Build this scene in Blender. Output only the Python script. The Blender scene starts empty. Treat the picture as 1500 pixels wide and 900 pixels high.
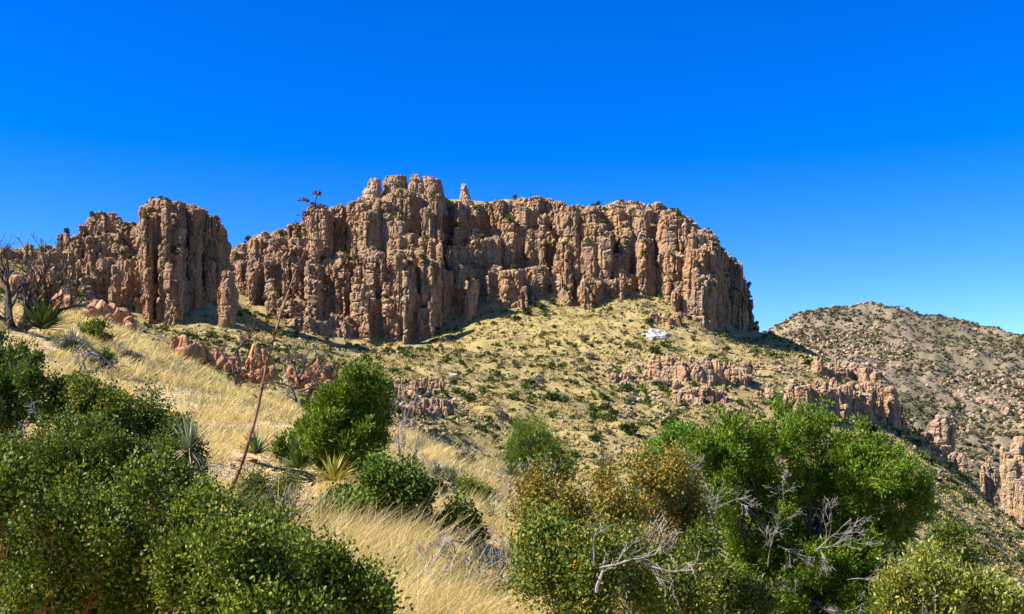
import bpy, math, random
import numpy as np

# ------------------------------------------------------------------ camera, sky, sun, exposure
scene = bpy.context.scene
col = scene.collection
F, HY = 1500.0, 640.0            # focal length and horizon row, in pixels of a 1500 x 900 frame

cam_data = bpy.data.cameras.new("camera")
cam = bpy.data.objects.new("camera", cam_data)
col.objects.link(cam)
cam.location = (0, 0, 0)
cam.rotation_euler = (math.radians(90), 0, 0)
cam_data.sensor_width = 36.0
cam_data.lens = 36.0
cam_data.shift_y = (HY - 450.0) / 1500.0
cam_data.clip_start = 0.1
cam_data.clip_end = 20000
scene.camera = cam

SUN = np.array([-0.90, -0.22, 0.76])
SUN = SUN / np.linalg.norm(SUN)
sun_el = math.asin(SUN[2])
sun_az = math.atan2(SUN[0], SUN[1])          # clockwise from +Y

world = bpy.data.worlds.new("World")
scene.world = world
world.use_nodes = True
wn = world.node_tree
wn.nodes.clear()
sky = wn.nodes.new("ShaderNodeTexSky")
sky.sky_type = 'NISHITA'
sky.sun_disc = False
sky.sun_elevation = sun_el
sky.sun_rotation = sun_az
sky.altitude = 1900
sky.air_density = 1.0
sky.dust_density = 0.2
sky.ozone_density = 4.0
hs = wn.nodes.new("ShaderNodeHueSaturation")
hs.inputs['Hue'].default_value = 0.521
hs.inputs['Saturation'].default_value = 1.42
hs.inputs['Value'].default_value = 1.13
bg = wn.nodes.new("ShaderNodeBackground")
bg.inputs['Strength'].default_value = 0.082
wo = wn.nodes.new("ShaderNodeOutputWorld")
wn.links.new(sky.outputs[0], hs.inputs['Color'])
wn.links.new(hs.outputs[0], bg.inputs[0])
wn.links.new(bg.outputs[0], wo.inputs[0])

sd = bpy.data.lights.new("sun", 'SUN')
sd.energy = 5.0
sd.angle = math.radians(0.5)
sd.color = (1.0, 0.93, 0.82)
so = bpy.data.objects.new("sun", sd)
col.objects.link(so)
from mathutils import Vector
so.rotation_euler = Vector(SUN.tolist()).to_track_quat('Z', 'Y').to_euler()
so.location = (-30, -20, 60)

vs = scene.view_settings
vs.view_transform = 'Standard'
vs.look = 'None'
vs.exposure = 1.48
vs.gamma = 1.0
vs.use_curve_mapping = False
scene.cycles.max_bounces = 6
scene.cycles.diffuse_bounces = 3
scene.cycles.transmission_bounces = 3
scene.cycles.glossy_bounces = 2

# ------------------------------------------------------------------ helpers
R = np.random.default_rng

def P(px, py, Y):
    """the point seen at pixel (px, py) of the 1500 x 900 picture, Y metres in front"""
    return np.array([(px - 750.0) / F * Y, Y, (HY - py) / F * Y])

def _hash(ix, iy, iz, seed):
    h = (ix.astype(np.int64) * 374761393 + iy.astype(np.int64) * 668265263 + iz.astype(np.int64) * 2147483647 + seed * 974634777) & 0xffffffff
    h = ((h ^ (h >> 13)) * 1274126177) & 0xffffffff
    h = ((h ^ (h >> 16)) * 2246822519) & 0xffffffff
    return ((h ^ (h >> 15)) & 0xffffff) / float(0xffffff)

def vnoise(p, seed=0):
    """value noise in 0..1, p is N x 3"""
    i = np.floor(p).astype(np.int64)
    f = p - i
    f = f * f * f * (f * (f * 6 - 15) + 10)
    x, y, z = i[:, 0], i[:, 1], i[:, 2]
    out = 0
    for dx in (0, 1):
        wx = f[:, 0] if dx else 1 - f[:, 0]
        for dy in (0, 1):
            wy = f[:, 1] if dy else 1 - f[:, 1]
            for dz in (0, 1):
                wz = f[:, 2] if dz else 1 - f[:, 2]
                out = out + wx * wy * wz * _hash(x + dx, y + dy, z + dz, seed)
    return out

def fbm(p, octaves=4, seed=0, gain=0.5):
    a, s, t = 1.0, 0.0, 0.0
    for o in range(octaves):
        s = s + a * vnoise(p, seed + o * 17)
        t += a
        a *= gain
        p = p * 2.03 + 7.1
    return s / t

def mesh_np(name, V, faces, smooth=False):
    """faces: list of integer arrays, each M x n (n corners)"""
    V = np.asarray(V, dtype=np.float32)
    me = bpy.data.meshes.new(name)
    faces = [np.asarray(f, dtype=np.int32) for f in faces if len(f)]
    me.vertices.add(len(V))
    me.vertices.foreach_set("co", V.ravel())
    tot = np.concatenate([np.full(len(f), f.shape[1], dtype=np.int32) for f in faces])
    idx = np.concatenate([f.ravel() for f in faces])
    me.loops.add(len(idx))
    me.loops.foreach_set("vertex_index", idx)
    me.polygons.add(len(tot))
    start = np.concatenate([[0], np.cumsum(tot)[:-1]]).astype(np.int32)
    me.polygons.foreach_set("loop_start", start)
    try:
        me.polygons.foreach_set("loop_total", tot)
    except Exception:
        pass
    me.polygons.foreach_set("use_smooth", np.full(len(tot), smooth, dtype=bool))
    me.update(calc_edges=True)
    return me

def obj(name, me, mat=None, parent=None, loc=None):
    o = bpy.data.objects.new(name, me)
    col.objects.link(o)
    if mat is not None and me is not None:
        if len(me.materials) == 0:
            me.materials.append(mat)
    if parent is not None:
        o.parent = parent
    if loc is not None:
        o.location = [float(v) for v in loc]
    return o

def tag(o, label=None, cat=None, group=None, kind=None):
    if label: o['label'] = label
    if cat: o['category'] = cat
    if group: o['group'] = group
    if kind: o['kind'] = kind
    return o

def thing(name, label, cat, loc, group=None):
    o = bpy.data.objects.new(name, None)
    col.objects.link(o)
    o.empty_display_size = 0.2
    o.location = [float(v) for v in loc]
    return tag(o, label, cat, group)

class Geo:
    """collects vertices and faces of one mesh"""
    def __init__(self):
        self.v, self.f, self.n = [], {}, 0
    def add(self, V, *faces):
        V = np.asarray(V, dtype=np.float64).reshape(-1, 3)
        for f in faces:
            f = np.asarray(f)
            if len(f):
                self.f.setdefault(f.shape[1], []).append(f + self.n)
        self.v.append(V)
        self.n += len(V)
    def mesh(self, name, origin=(0, 0, 0), smooth=False):
        V = np.concatenate(self.v) - np.asarray(origin)
        return mesh_np(name, V, [np.concatenate(x) for x in self.f.values()], smooth)

# ------------------------------------------------------------------ materials
def nodes(name):
    m = bpy.data.materials.new(name)
    m.use_nodes = True
    t = m.node_tree
    t.nodes.clear()
    out = t.nodes.new("ShaderNodeOutputMaterial")
    return m, t, out

def N(t, kind, **kw):
    n = t.nodes.new(kind)
    for k, v in kw.items():
        if k in n.inputs:
            n.inputs[k].default_value = v
        else:
            setattr(n, k, v)
    return n

def ramp(t, stops, src):
    r = t.nodes.new("ShaderNodeValToRGB")
    e = r.color_ramp.elements
    while len(e) < len(stops):
        e.new(0.5)
    for k, (pos, c) in enumerate(stops):
        e[k].position = pos
        e[k].color = (c[0], c[1], c[2], 1)
    t.links.new(src, r.inputs[0])
    return r.outputs[0]

def mixc(t, fac, a, b, mode='MIX'):
    m = t.nodes.new("ShaderNodeMix")
    m.data_type = 'RGBA'
    m.blend_type = mode
    for sock, v in ((m.inputs[0], fac), (m.inputs[6], a), (m.inputs[7], b)):
        if hasattr(v, 'links'):
            t.links.new(v, sock)
        elif isinstance(v, (int, float)):
            sock.default_value = v
        else:
            sock.default_value = (v[0], v[1], v[2], 1)
    return m.outputs[2]

def math_n(t, op, a, b=None, clamp=False):
    m = t.nodes.new("ShaderNodeMath")
    m.operation = op
    m.use_clamp = clamp
    for k, v in ((0, a), (1, b)):
        if v is None:
            continue
        if hasattr(v, 'links'):
            t.links.new(v, m.inputs[k])
        else:
            m.inputs[k].default_value = v
    return m.outputs[0]

def noise_n(t, vec, scale, detail=4, rough=0.55, scl=None):
    if scl is not None:
        mp = t.nodes.new("ShaderNodeMapping")
        mp.inputs['Scale'].default_value = scl
        t.links.new(vec, mp.inputs[0])
        vec = mp.outputs[0]
    n = N(t, "ShaderNodeTexNoise", Scale=scale, Detail=detail, Roughness=rough)
    t.links.new(vec, n.inputs['Vector'])
    return n.outputs[0]

def smooth_n(t, src, lo, hi):
    m = t.nodes.new("ShaderNodeMapRange")
    m.interpolation_type = 'SMOOTHSTEP'
    m.inputs['From Min'].default_value = lo
    m.inputs['From Max'].default_value = hi
    t.links.new(src, m.inputs['Value'])
    return m.outputs[0]

def rock_mat(name, base, warm, grey, pale, unit=1.0, lichen=None, pale_amt=0.75, grassy=False):
    """weathered rhyolite: blotches, vertical stains, pale weathered tops; unit = size in metres of the main features"""
    m, t, out = nodes(name)
    tc = t.nodes.new("ShaderNodeTexCoord").outputs['Object']
    geo = t.nodes.new("ShaderNodeNewGeometry")
    b = N(t, "ShaderNodeBsdfPrincipled", Roughness=0.92)
    b.inputs['Specular IOR Level'].default_value = 0.15
    n1 = noise_n(t, tc, 0.09 / unit, 5, 0.6)
    c = mixc(t, smooth_n(t, n1, 0.42, 0.62), base, warm)
    n2 = noise_n(t, tc, 0.35 / unit, 6, 0.65, (1.0, 1.0, 0.22))
    c = mixc(t, smooth_n(t, n2, 0.50, 0.66), c, grey)
    n3 = noise_n(t, tc, 0.9 / unit, 5, 0.7)
    c = mixc(t, smooth_n(t, n3, 0.56, 0.74), c, tuple(0.62 * v for v in grey))
    n8 = noise_n(t, tc, 0.13 / unit, 5, 0.65, (1.0, 1.0, 0.18))
    c = mixc(t, math_n(t, 'MULTIPLY', smooth_n(t, n8, 0.54, 0.66), 0.6), c, tuple(0.75 * v for v in grey))
    n5 = noise_n(t, tc, 0.22 / unit, 4, 0.6, (1, 1, 0.5))
    c = mixc(t, math_n(t, 'MULTIPLY', smooth_n(t, n5, 0.55, 0.70), 0.65), c, tuple(min(0.6, 1.25 * v) for v in warm))
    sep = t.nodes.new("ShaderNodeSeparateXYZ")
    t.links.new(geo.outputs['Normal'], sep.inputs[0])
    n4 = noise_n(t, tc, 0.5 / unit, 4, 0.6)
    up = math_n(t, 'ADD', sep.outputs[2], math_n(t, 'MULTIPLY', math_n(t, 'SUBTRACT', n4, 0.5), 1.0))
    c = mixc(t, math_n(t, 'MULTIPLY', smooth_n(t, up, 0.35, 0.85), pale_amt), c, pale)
    if grassy:
        n7 = noise_n(t, tc, 0.06 / unit, 3, 0.6)
        gr = math_n(t, 'MULTIPLY', smooth_n(t, sep.outputs[2], 0.72, 0.88), smooth_n(t, n7, 0.47, 0.55))
        c = mixc(t, gr, c, (0.37, 0.28, 0.10))
    if lichen is not None:
        n6 = noise_n(t, tc, 0.25 / unit, 4, 0.6)
        c = mixc(t, math_n(t, 'MULTIPLY', smooth_n(t, math_n(t, 'ADD', n6, math_n(t, 'MULTIPLY', sep.outputs[2], 0.12)), 0.58, 0.68), 0.5), c, lichen)
    t.links.new(c, b.inputs['Base Color'])
    h1 = noise_n(t, tc, 1.1 / unit, 8, 0.68)
    h2 = noise_n(t, tc, 0.8 / unit, 4, 0.6, (0.5, 0.5, 2.6))
    bump = N(t, "ShaderNodeBump", Strength=0.9, Distance=0.55 * unit)
    t.links.new(math_n(t, 'ADD', h1, math_n(t, 'MULTIPLY', h2, 0.6)), bump.inputs['Height'])
    t.links.new(bump.outputs[0], b.inputs['Normal'])
    t.links.new(b.outputs[0], out.inputs[0])
    return m

def leaf_mat(name, stops, rough=0.5, trans=0.25, spec=0.3):
    """foliage: every leaf its own tone from the ramp, some light passing through"""
    m, t, out = nodes(name)
    geo = t.nodes.new("ShaderNodeNewGeometry")
    c = ramp(t, stops, geo.outputs['Random Per Island'])
    b = N(t, "ShaderNodeBsdfPrincipled", Roughness=rough)
    b.inputs['Specular IOR Level'].default_value = spec
    t.links.new(c, b.inputs['Base Color'])
    tr = t.nodes.new("ShaderNodeBsdfTranslucent")
    t.links.new(mixc(t, 1.0, c, (1.0, 1.0, 0.45), 'MULTIPLY'), tr.inputs[0])
    mx = t.nodes.new("ShaderNodeMixShader")
    mx.inputs[0].default_value = trans
    t.links.new(b.outputs[0], mx.inputs[1])
    t.links.new(tr.outputs[0], mx.inputs[2])
    t.links.new(mx.outputs[0], out.inputs[0])
    return m

def bark_mat(name, a, b_, scale=18.0, rough=0.85):
    m, t, out = nodes(name)
    tc = t.nodes.new("ShaderNodeTexCoord").outputs['Object']
    b = N(t, "ShaderNodeBsdfPrincipled", Roughness=rough)
    b.inputs['Specular IOR Level'].default_value = 0.15
    n1 = noise_n(t, tc, scale, 5, 0.65, (1, 1, 0.25))
    t.links.new(mixc(t, smooth_n(t, n1, 0.38, 0.62), a, b_), b.inputs['Base Color'])
    bump = N(t, "ShaderNodeBump", Strength=0.7, Distance=0.01)
    t.links.new(n1, bump.inputs['Height'])
    t.links.new(bump.outputs[0], b.inputs['Normal'])
    t.links.new(b.outputs[0], out.inputs[0])
    return m

M = {}
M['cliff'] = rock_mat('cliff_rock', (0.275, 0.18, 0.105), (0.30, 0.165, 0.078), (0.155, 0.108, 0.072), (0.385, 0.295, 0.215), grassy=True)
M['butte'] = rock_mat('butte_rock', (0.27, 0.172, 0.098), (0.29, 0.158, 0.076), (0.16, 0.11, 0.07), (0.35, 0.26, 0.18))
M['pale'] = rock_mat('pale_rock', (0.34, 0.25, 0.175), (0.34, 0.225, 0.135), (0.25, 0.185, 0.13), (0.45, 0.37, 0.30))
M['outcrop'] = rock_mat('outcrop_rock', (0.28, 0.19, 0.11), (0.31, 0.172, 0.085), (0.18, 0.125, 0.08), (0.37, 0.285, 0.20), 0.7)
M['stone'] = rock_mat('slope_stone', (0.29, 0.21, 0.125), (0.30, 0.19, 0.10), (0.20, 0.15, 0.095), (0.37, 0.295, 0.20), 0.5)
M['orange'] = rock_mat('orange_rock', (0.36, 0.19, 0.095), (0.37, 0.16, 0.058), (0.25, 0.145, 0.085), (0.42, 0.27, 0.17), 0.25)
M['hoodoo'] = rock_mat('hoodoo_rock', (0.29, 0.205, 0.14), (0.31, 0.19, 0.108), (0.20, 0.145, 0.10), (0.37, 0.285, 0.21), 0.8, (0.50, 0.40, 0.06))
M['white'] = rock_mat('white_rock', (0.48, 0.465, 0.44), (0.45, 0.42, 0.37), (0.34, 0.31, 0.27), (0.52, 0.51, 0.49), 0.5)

# ------------------------------------------------------------------ the ground: one sheet through surveyed points
# (pixel x, pixel y, distance): where the photo shows the ground, and where it must lie hidden
CP = []
for Y in (-7.0, -3.0, 0.5, 3.0):
    for x in (-14, -7, -3, 0, 3, 7, 14):
        CP.append((x, Y, -1.65 - 0.10 * x if abs(x) < 4 else -1.65 - 0.17 * x + (0.28 if x > 0 else -0.28)))
def cp(*pts):
    for px, py, Y in pts:
        p = P(px, py, Y)
        CP.append((p[0], p[1], p[2]))
cp((-400, 900, 6), (60, 1000, 6), (300, 1010, 6), (560, 1000, 6), (800, 1010, 7), (1100, 1080, 7), (1500, 1180, 7), (1900, 1300, 7))
cp((640, 830, 10), (720, 778, 14), (520, 765, 14), (330, 745, 15), (300, 675, 20), (450, 705, 21), (600, 712, 23), (700, 728, 24), (740, 700, 32),
   (650, 668, 38), (580, 640, 42), (480, 617, 42), (430, 597, 45), (350, 577, 47), (250, 520, 52), (170, 484, 53), (90, 464, 53), (0, 450, 53),
   (-150, 420, 52), (-400, 360, 52), (800, 775, 23), (850, 830, 18), (1000, 930, 15), (1200, 1000, 15), (1400, 1060, 15), (1800, 1200, 15),
   (200, 620, 28), (100, 570, 28), (0, 555, 28), (-200, 500, 28), (100, 690, 14), (-100, 620, 14), (-500, 480, 16))
cp((0, 520, 90), (170, 560, 90), (350, 650, 90), (480, 700, 80), (650, 760, 80), (760, 830, 60), (900, 920, 50), (1200, 1020, 50), (1500, 1130, 50),
   (1900, 1300, 50), (-300, 440, 90), (0, 470, 125), (150, 520, 125), (350, 600, 125), (550, 660, 125), (750, 740, 120), (950, 800, 120), (1200, 860, 120),
   (1500, 960, 110), (1900, 1150, 110))
cp((480, 565, 180), (600, 620, 170), (700, 665, 165), (800, 695, 160), (900, 705, 160), (1000, 715, 165), (1200, 765, 170), (1400, 850, 170),
   (1500, 910, 170), (1800, 1050, 170), (250, 545, 180), (100, 480, 180), (0, 455, 180), (-300, 420, 180))
cp((380, 497, 260), (450, 510, 260), (600, 540, 255), (750, 560, 250), (900, 580, 245), (1050, 610, 240), (1200, 645, 245), (1350, 705, 250), (1430, 745, 255),
   (1500, 792, 260), (1700, 900, 260), (250, 495, 255), (120, 445, 250), (0, 410, 250), (-300, 380, 250))
cp((0, 372, 290), (90, 415, 285), (150, 462, 288), (240, 474, 286), (300, 472, 288), (345, 462, 310), (430, 478, 350), (520, 494, 352), (610, 494, 352), (680, 465, 365), (760, 442, 372), (850, 450, 368),
   (900, 435, 372), (960, 430, 374), (1020, 472, 352), (1060, 487, 367), (1112, 494, 397), (1160, 506, 402), (1200, 528, 392), (1250, 545, 372),
   (1320, 604, 352), (1340, 632, 347), (1400, 692, 332), (1500, 777, 322), (1700, 900, 320))
# tops behind the cliffs
cp((365, 395, 420), (410, 380, 425), (450, 355, 425), (520, 322, 430), (600, 300, 440), (700, 308, 445), (800, 306, 445), (900, 312, 445), (980, 320, 440), (1030, 385, 450), (1070, 455, 450), (1110, 490, 450), (1075, 490, 412), (1095, 494, 425),
   (230, 340, 332), (150, 354, 330), (90, 372, 325), (320, 425, 335), (345, 452, 350), (372, 458, 362), (400, 468, 356), (355, 458, 338), (0, 366, 320), (-300, 340, 320),
   (0, 400, 420), (200, 400, 420), (300, 410, 420))
cp((0, 440, 700), (450, 440, 700), (750, 420, 700), (1000, 480, 700), (1120, 540, 560), (1200, 590, 520), (1330, 720, 480), (1500, 860, 450), (1800, 950, 450),
   (1150, 560, 640), (1250, 620, 620), (1330, 665, 600), (1420, 735, 560), (1500, 760, 540), (1650, 800, 540), (1900, 860, 560))
# far hill
cp((1080, 540, 900), (1130, 522, 900), (1200, 530, 900), (1340, 590, 800), (1420, 622, 760), (1500, 650, 720), (1700, 640, 720), (1900, 640, 720),
   (1010, 545, 1200), (1080, 520, 1180), (1130, 488, 1170), (1180, 465, 1200), (1230, 456, 1220), (1275, 453, 1220), (1350, 462, 1200), (1420, 474, 1180), (1500, 490, 1150), (1600, 515, 1150), (1800, 570, 1150),
   (1250, 520, 1000), (1400, 540, 980), (1550, 570, 950), (900, 560, 1100),
   (1130, 530, 1500), (1300, 520, 1500), (1500, 550, 1500), (1800, 600, 1500), (600, 540, 1200), (0, 540, 1200), (-400, 540, 1200))
for px in range(-400, 2000, 300):
    CP.append(((px - 750) / F * 3000, 3000, 60.0))
    CP.append(((px - 750) / F * 6000, 6000, 80.0))
CP = np.array(CP)
OFF = 10.0
BS = 0.55
def _uv(x, y):
    yy = np.maximum(y + OFF, 0.8)
    return x / yy, BS * np.log(yy)
_cu, _cv = _uv(CP[:, 0], CP[:, 1])
_cs = CP[:, 2] / (CP[:, 1] + OFF)
_C2 = 0.012 ** 2
def _phi(du, dv):
    return np.sqrt(du * du + dv * dv + _C2)
def _solve():
    n = len(_cu)
    A = np.zeros((n + 3, n + 3))
    A[:n, :n] = _phi(_cu[:, None] - _cu[None], _cv[:, None] - _cv[None])
    A[:n, :n] -= np.eye(n) * 0.0015
    A[:n, n], A[:n, n + 1], A[:n, n + 2] = 1, _cu, _cv
    A[n:, :n] = A[:n, n:].T
    return np.linalg.solve(A, np.concatenate([_cs, [0, 0, 0]]))
_W = _solve()

def gz(x, y):
    """height of the ground"""
    x = np.atleast_1d(np.asarray(x, float)); y = np.atleast_1d(np.asarray(y, float))
    u, v = _uv(x, y)
    s = np.empty_like(u)
    for k in range(0, len(u), 20000):
        a = _phi(u[k:k + 20000, None] - _cu[None], v[k:k + 20000, None] - _cv[None])
        s[k:k + 20000] = a @ _W[:len(_cu)] + _W[-3] + _W[-2] * u[k:k + 20000] + _W[-1] * v[k:k + 20000]
    z = s * (y + OFF)
    q = np.stack([x, y, np.zeros_like(x)], 1)
    far = np.clip((y - 70) / 80, 0, 1)
    z += (fbm(q * 0.45, 3, 5) - 0.5) * 0.30 * (1 - far)
    z += far * ((fbm(q * 0.035, 4, 11) - 0.5) * 6.0 - np.clip(1 - np.abs(fbm(q * np.array([0.03, 0.008, 1.0]), 3, 14) - 0.5) / 0.05, 0, 1) * 0.4 + (fbm(q * 0.22, 3, 12) - 0.5) * 2.0)
    vf = np.clip((y - 480) / 200, 0, 1)
    z += vf * ((fbm(q * 0.012, 4, 21) - 0.5) * 26 + (np.abs(fbm(q * 0.05, 4, 22) - 0.5) * 2) * 9)
    return z

def project(p):
    p = np.atleast_2d(p)
    return 750 + F * p[:, 0] / p[:, 1], HY - F * p[:, 2] / p[:, 1]

NU, NV = 760, 800
uu = np.linspace(-1.0, 1.0, NU)
vv = np.concatenate([np.linspace(math.log(2.0), math.log(150), 260), np.linspace(math.log(150), math.log(480), 330)[1:], np.linspace(math.log(480), math.log(7000), NV - 589)[1:]])
NV = len(vv)
UU, VV = np.meshgrid(uu, vv)
yy = np.exp(VV) - OFF
xx = UU * np.exp(VV)
zz = gz(xx.ravel(), yy.ravel()).reshape(xx.shape)
V = np.stack([xx.ravel(), yy.ravel(), zz.ravel()], 1)
ii = np.arange(NV * NU).reshape(NV, NU)
Fq = np.stack([ii[:-1, :-1], ii[:-1, 1:], ii[1:, 1:], ii[1:, :-1]], -1).reshape(-1, 4)
ground_me = mesh_np('ground', V, [Fq], True)

def ground_mat():
    m, t, out = nodes('hillside_soil')
    geo = t.nodes.new("ShaderNodeNewGeometry")
    pos = geo.outputs['Position']
    sp = t.nodes.new("ShaderNodeSeparateXYZ"); t.links.new(pos, sp.inputs[0])
    sn = t.nodes.new("ShaderNodeSeparateXYZ"); t.links.new(geo.outputs['Normal'], sn.inputs[0])
    b = N(t, "ShaderNodeBsdfPrincipled", Roughness=0.95)
    b.inputs['Specular IOR Level'].default_value = 0.1
    # near hillside: straw litter and pinkish gravel
    a1 = noise_n(t, pos, 0.9, 6, 0.65)
    near = mixc(t, smooth_n(t, a1, 0.4, 0.62), (0.56, 0.42, 0.20), (0.48, 0.35, 0.18))
    a2 = noise_n(t, pos, 14, 4, 0.6)
    near = mixc(t, smooth_n(t, a2, 0.5, 0.7), near, (0.24, 0.16, 0.08))
    # mountain slope: dry yellow grass, greener streaks, stony patches
    b1 = noise_n(t, pos, 0.035, 5, 0.6)
    slope = mixc(t, smooth_n(t, b1, 0.40, 0.62), (0.305, 0.235, 0.098), (0.255, 0.205, 0.08))
    b2 = noise_n(t, pos, 0.30, 6, 0.7)
    slope = mixc(t, smooth_n(t, b2, 0.52, 0.68), slope, (0.215, 0.17, 0.055))
    b3 = noise_n(t, pos, 0.85, 4, 0.65)
    slope = mixc(t, smooth_n(t, b3, 0.58, 0.72), slope, (0.36, 0.265, 0.155))
    b4 = noise_n(t, pos, 1.6, 3, 0.6)
    slope = mixc(t, math_n(t, 'MULTIPLY', smooth_n(t, b4, 0.56, 0.70), 0.7), slope, (0.16, 0.13, 0.05))
    # far hill
    c1 = noise_n(t, pos, 0.010, 5, 0.6)
    farc = mixc(t, smooth_n(t, c1, 0.42, 0.60), (0.20, 0.15, 0.105), (0.18, 0.152, 0.088))
    c2 = noise_n(t, pos, 0.09, 6, 0.75)
    farc = mixc(t, smooth_n(t, c2, 0.50, 0.66), farc, (0.10, 0.095, 0.045))
    c3 = noise_n(t, pos, 0.14, 6, 0.75)
    farc = mixc(t, smooth_n(t, c3, 0.56, 0.66), farc, (0.31, 0.225, 0.15))
    c = mixc(t, smooth_n(t, sp.outputs[1], 70, 110), near, slope)
    c = mixc(t, smooth_n(t, sp.outputs[1], 470, 620), c, farc)
    steep = smooth_n(t, math_n(t, 'ADD', sn.outputs[2], math_n(t, 'MULTIPLY', math_n(t, 'SUBTRACT', b2, 0.5), 0.5)), 0.66, 0.48)
    rockc = mixc(t, smooth_n(t, b3, 0.4, 0.6), (0.34, 0.22, 0.13), (0.22, 0.15, 0.09))
    c = mixc(t, steep, c, rockc)
    t.links.new(c, b.inputs['Base Color'])
    bm = N(t, "ShaderNodeBump", Strength=0.8, Distance=0.5)
    hh = math_n(t, 'ADD', math_n(t, 'MULTIPLY', noise_n(t, pos, 1.3, 5, 0.7), 1.0), 0.0)
    t.links.new(hh, bm.inputs['Height'])
    t.links.new(bm.outputs[0], b.inputs['Normal'])
    t.links.new(b.outputs[0], out.inputs[0])
    return m
M['ground'] = ground_mat()
ground = obj('ground', ground_me, M['ground'])
tag(ground, kind='structure', label='dry grassy hillside falling into a valley and rising to the cliff foot and the far hill', cat='ground')
# ------------------------------------------------------------------ rock masses
def column(g, rng, x, y, zb, zt, r, lean=(0, 0), block=1.6, jag=0.13, round_top=True, n=None, taper=0.0):
    """a jointed rock pillar: stacked rounded blocks"""
    n = n or int(rng.integers(5, 8))
    ang = np.sort((np.arange(n) + rng.uniform(-0.33, 0.33, n)) / n * 2 * math.pi)
    rad0 = r * rng.uniform(0.82, 1.15, n)
    rings = []
    z = zb
    H = max(zt - zb, 0.5)
    first = True
    while z < zt - 1e-6:
        h = r * block * rng.uniform(0.55, 1.6)
        if zt - (z + h) < r * 0.5:
            h = zt - z
        z1 = min(z + h, zt)
        rr = rad0 * rng.uniform(1 - jag, 1 + jag) * rng.uniform(0.95, 1.05, n) * (1 - taper * (z - zb) / H)
        ox, oy = rng.normal(0, r * 0.05, 2)
        last = z1 >= zt - 1e-6
        e = min(0.18 * r, 0.25 * (z1 - z))
        prof = [(z, 0.92), (z + e * 0.5, 1.0), (z1 - e * 0.5, 1.0), (z1, 0.92)]
        if last and round_top:
            prof = [(z, 0.92), (z + e * 0.5, 1.0), (z1 - min(0.35 * r, 0.5 * (z1 - z)), 0.98), (z1 - min(0.10 * r, 0.2 * (z1 - z)), 0.84), (z1, 0.55)]
        for zz_, k in prof:
            t_ = (zz_ - zb) / H
            cx = x + lean[0] * t_ + ox
            cy = y + lean[1] * t_ + oy
            rings.append(np.stack([cx + rr * k * np.cos(ang), cy + rr * k * np.sin(ang), np.full(n, zz_)], 1))
        z = z1
    m = len(rings)
    V = np.concatenate(rings + [rings[0].mean(0)[None], rings[-1].mean(0)[None]])
    k = np.arange(m - 1)[:, None] * n
    j = np.arange(n)[None]
    q = np.stack([k + j, k + (j + 1) % n, k + n + (j + 1) % n, k + n + j], -1).reshape(-1, 4)
    b0, t0 = m * n, m * n + 1
    jj = np.arange(n)
    bot = np.stack([np.full(n, b0), (jj + 1) % n, jj], 1)
    top = np.stack([np.full(n, t0), (m - 1) * n + jj, (m - 1) * n + (jj + 1) % n], 1)
    g.add(V, q, bot, top)

_ico = {}
def ico(sub):
    if sub not in _ico:
        import bmesh
        bm = bmesh.new()
        bmesh.ops.create_icosphere(bm, subdivisions=sub, radius=1.0)
        bm.verts.ensure_lookup_table()
        _ico[sub] = (np.array([v.co[:] for v in bm.verts]), np.array([[v.index for v in f.verts] for f in bm.faces]))
        bm.free()
    return _ico[sub]

def boulder(g, rng, c, r, sub=3, facets=9):
    """an angular boulder: a ball cut by random planes"""
    V, Fc = ico(sub)
    V = V / ((np.abs(V) ** 3.2).sum(1) ** (1 / 3.2))[:, None] * 0.88
    d = rng.normal(size=(facets, 3)); d /= np.linalg.norm(d, axis=1)[:, None]
    for k in range(facets):
        lim = rng.uniform(0.62, 0.9)
        s = V @ d[k]
        V = V - np.maximum(s - lim, 0)[:, None] * d[k][None] * 0.93
    V = V * np.asarray(r)[None]
    V += np.asarray(c)[None]
    g.add(V, Fc)

def voro(p, seed):
    """nearest-cell noise: a random value per cell and the distance to the cell's edge"""
    i0 = np.floor(p).astype(np.int64)
    f1 = np.full(len(p), 9.0); f2 = np.full(len(p), 9.0); val = np.zeros(len(p))
    for dx in (-1, 0, 1):
        for dy in (-1, 0, 1):
            for dz in (-1, 0, 1):
                cx, cy, cz = i0[:, 0] + dx, i0[:, 1] + dy, i0[:, 2] + dz
                h = _hash(cx, cy, cz, seed)
                h2 = (h * 977.13) % 1.0; h3 = (h * 3571.7) % 1.0
                dd = (cx + 0.1 + 0.8 * h - p[:, 0]) ** 2 + (cy + 0.1 + 0.8 * h2 - p[:, 1]) ** 2 + (cz + 0.1 + 0.8 * h3 - p[:, 2]) ** 2
                near = dd < f1
                f2 = np.where(near, f1, np.minimum(f2, dd))
                val = np.where(near, (h * 131.7) % 1.0, val)
                f1 = np.where(near, dd, f1)
    return val, np.sqrt(f2) - np.sqrt(f1)

def vnormals(V, T):
    a, b, c = V[T[:, 0]], V[T[:, 1]], V[T[:, 2]]
    fn = np.cross(b - a, c - a)
    n = np.zeros_like(V)
    for k in range(3):
        for ax in range(3):
            n[:, ax] += np.bincount(T[:, k], weights=fn[:, ax], minlength=len(V))
    return n / np.maximum(np.linalg.norm(n, axis=1), 1e-9)[:, None]

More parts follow.
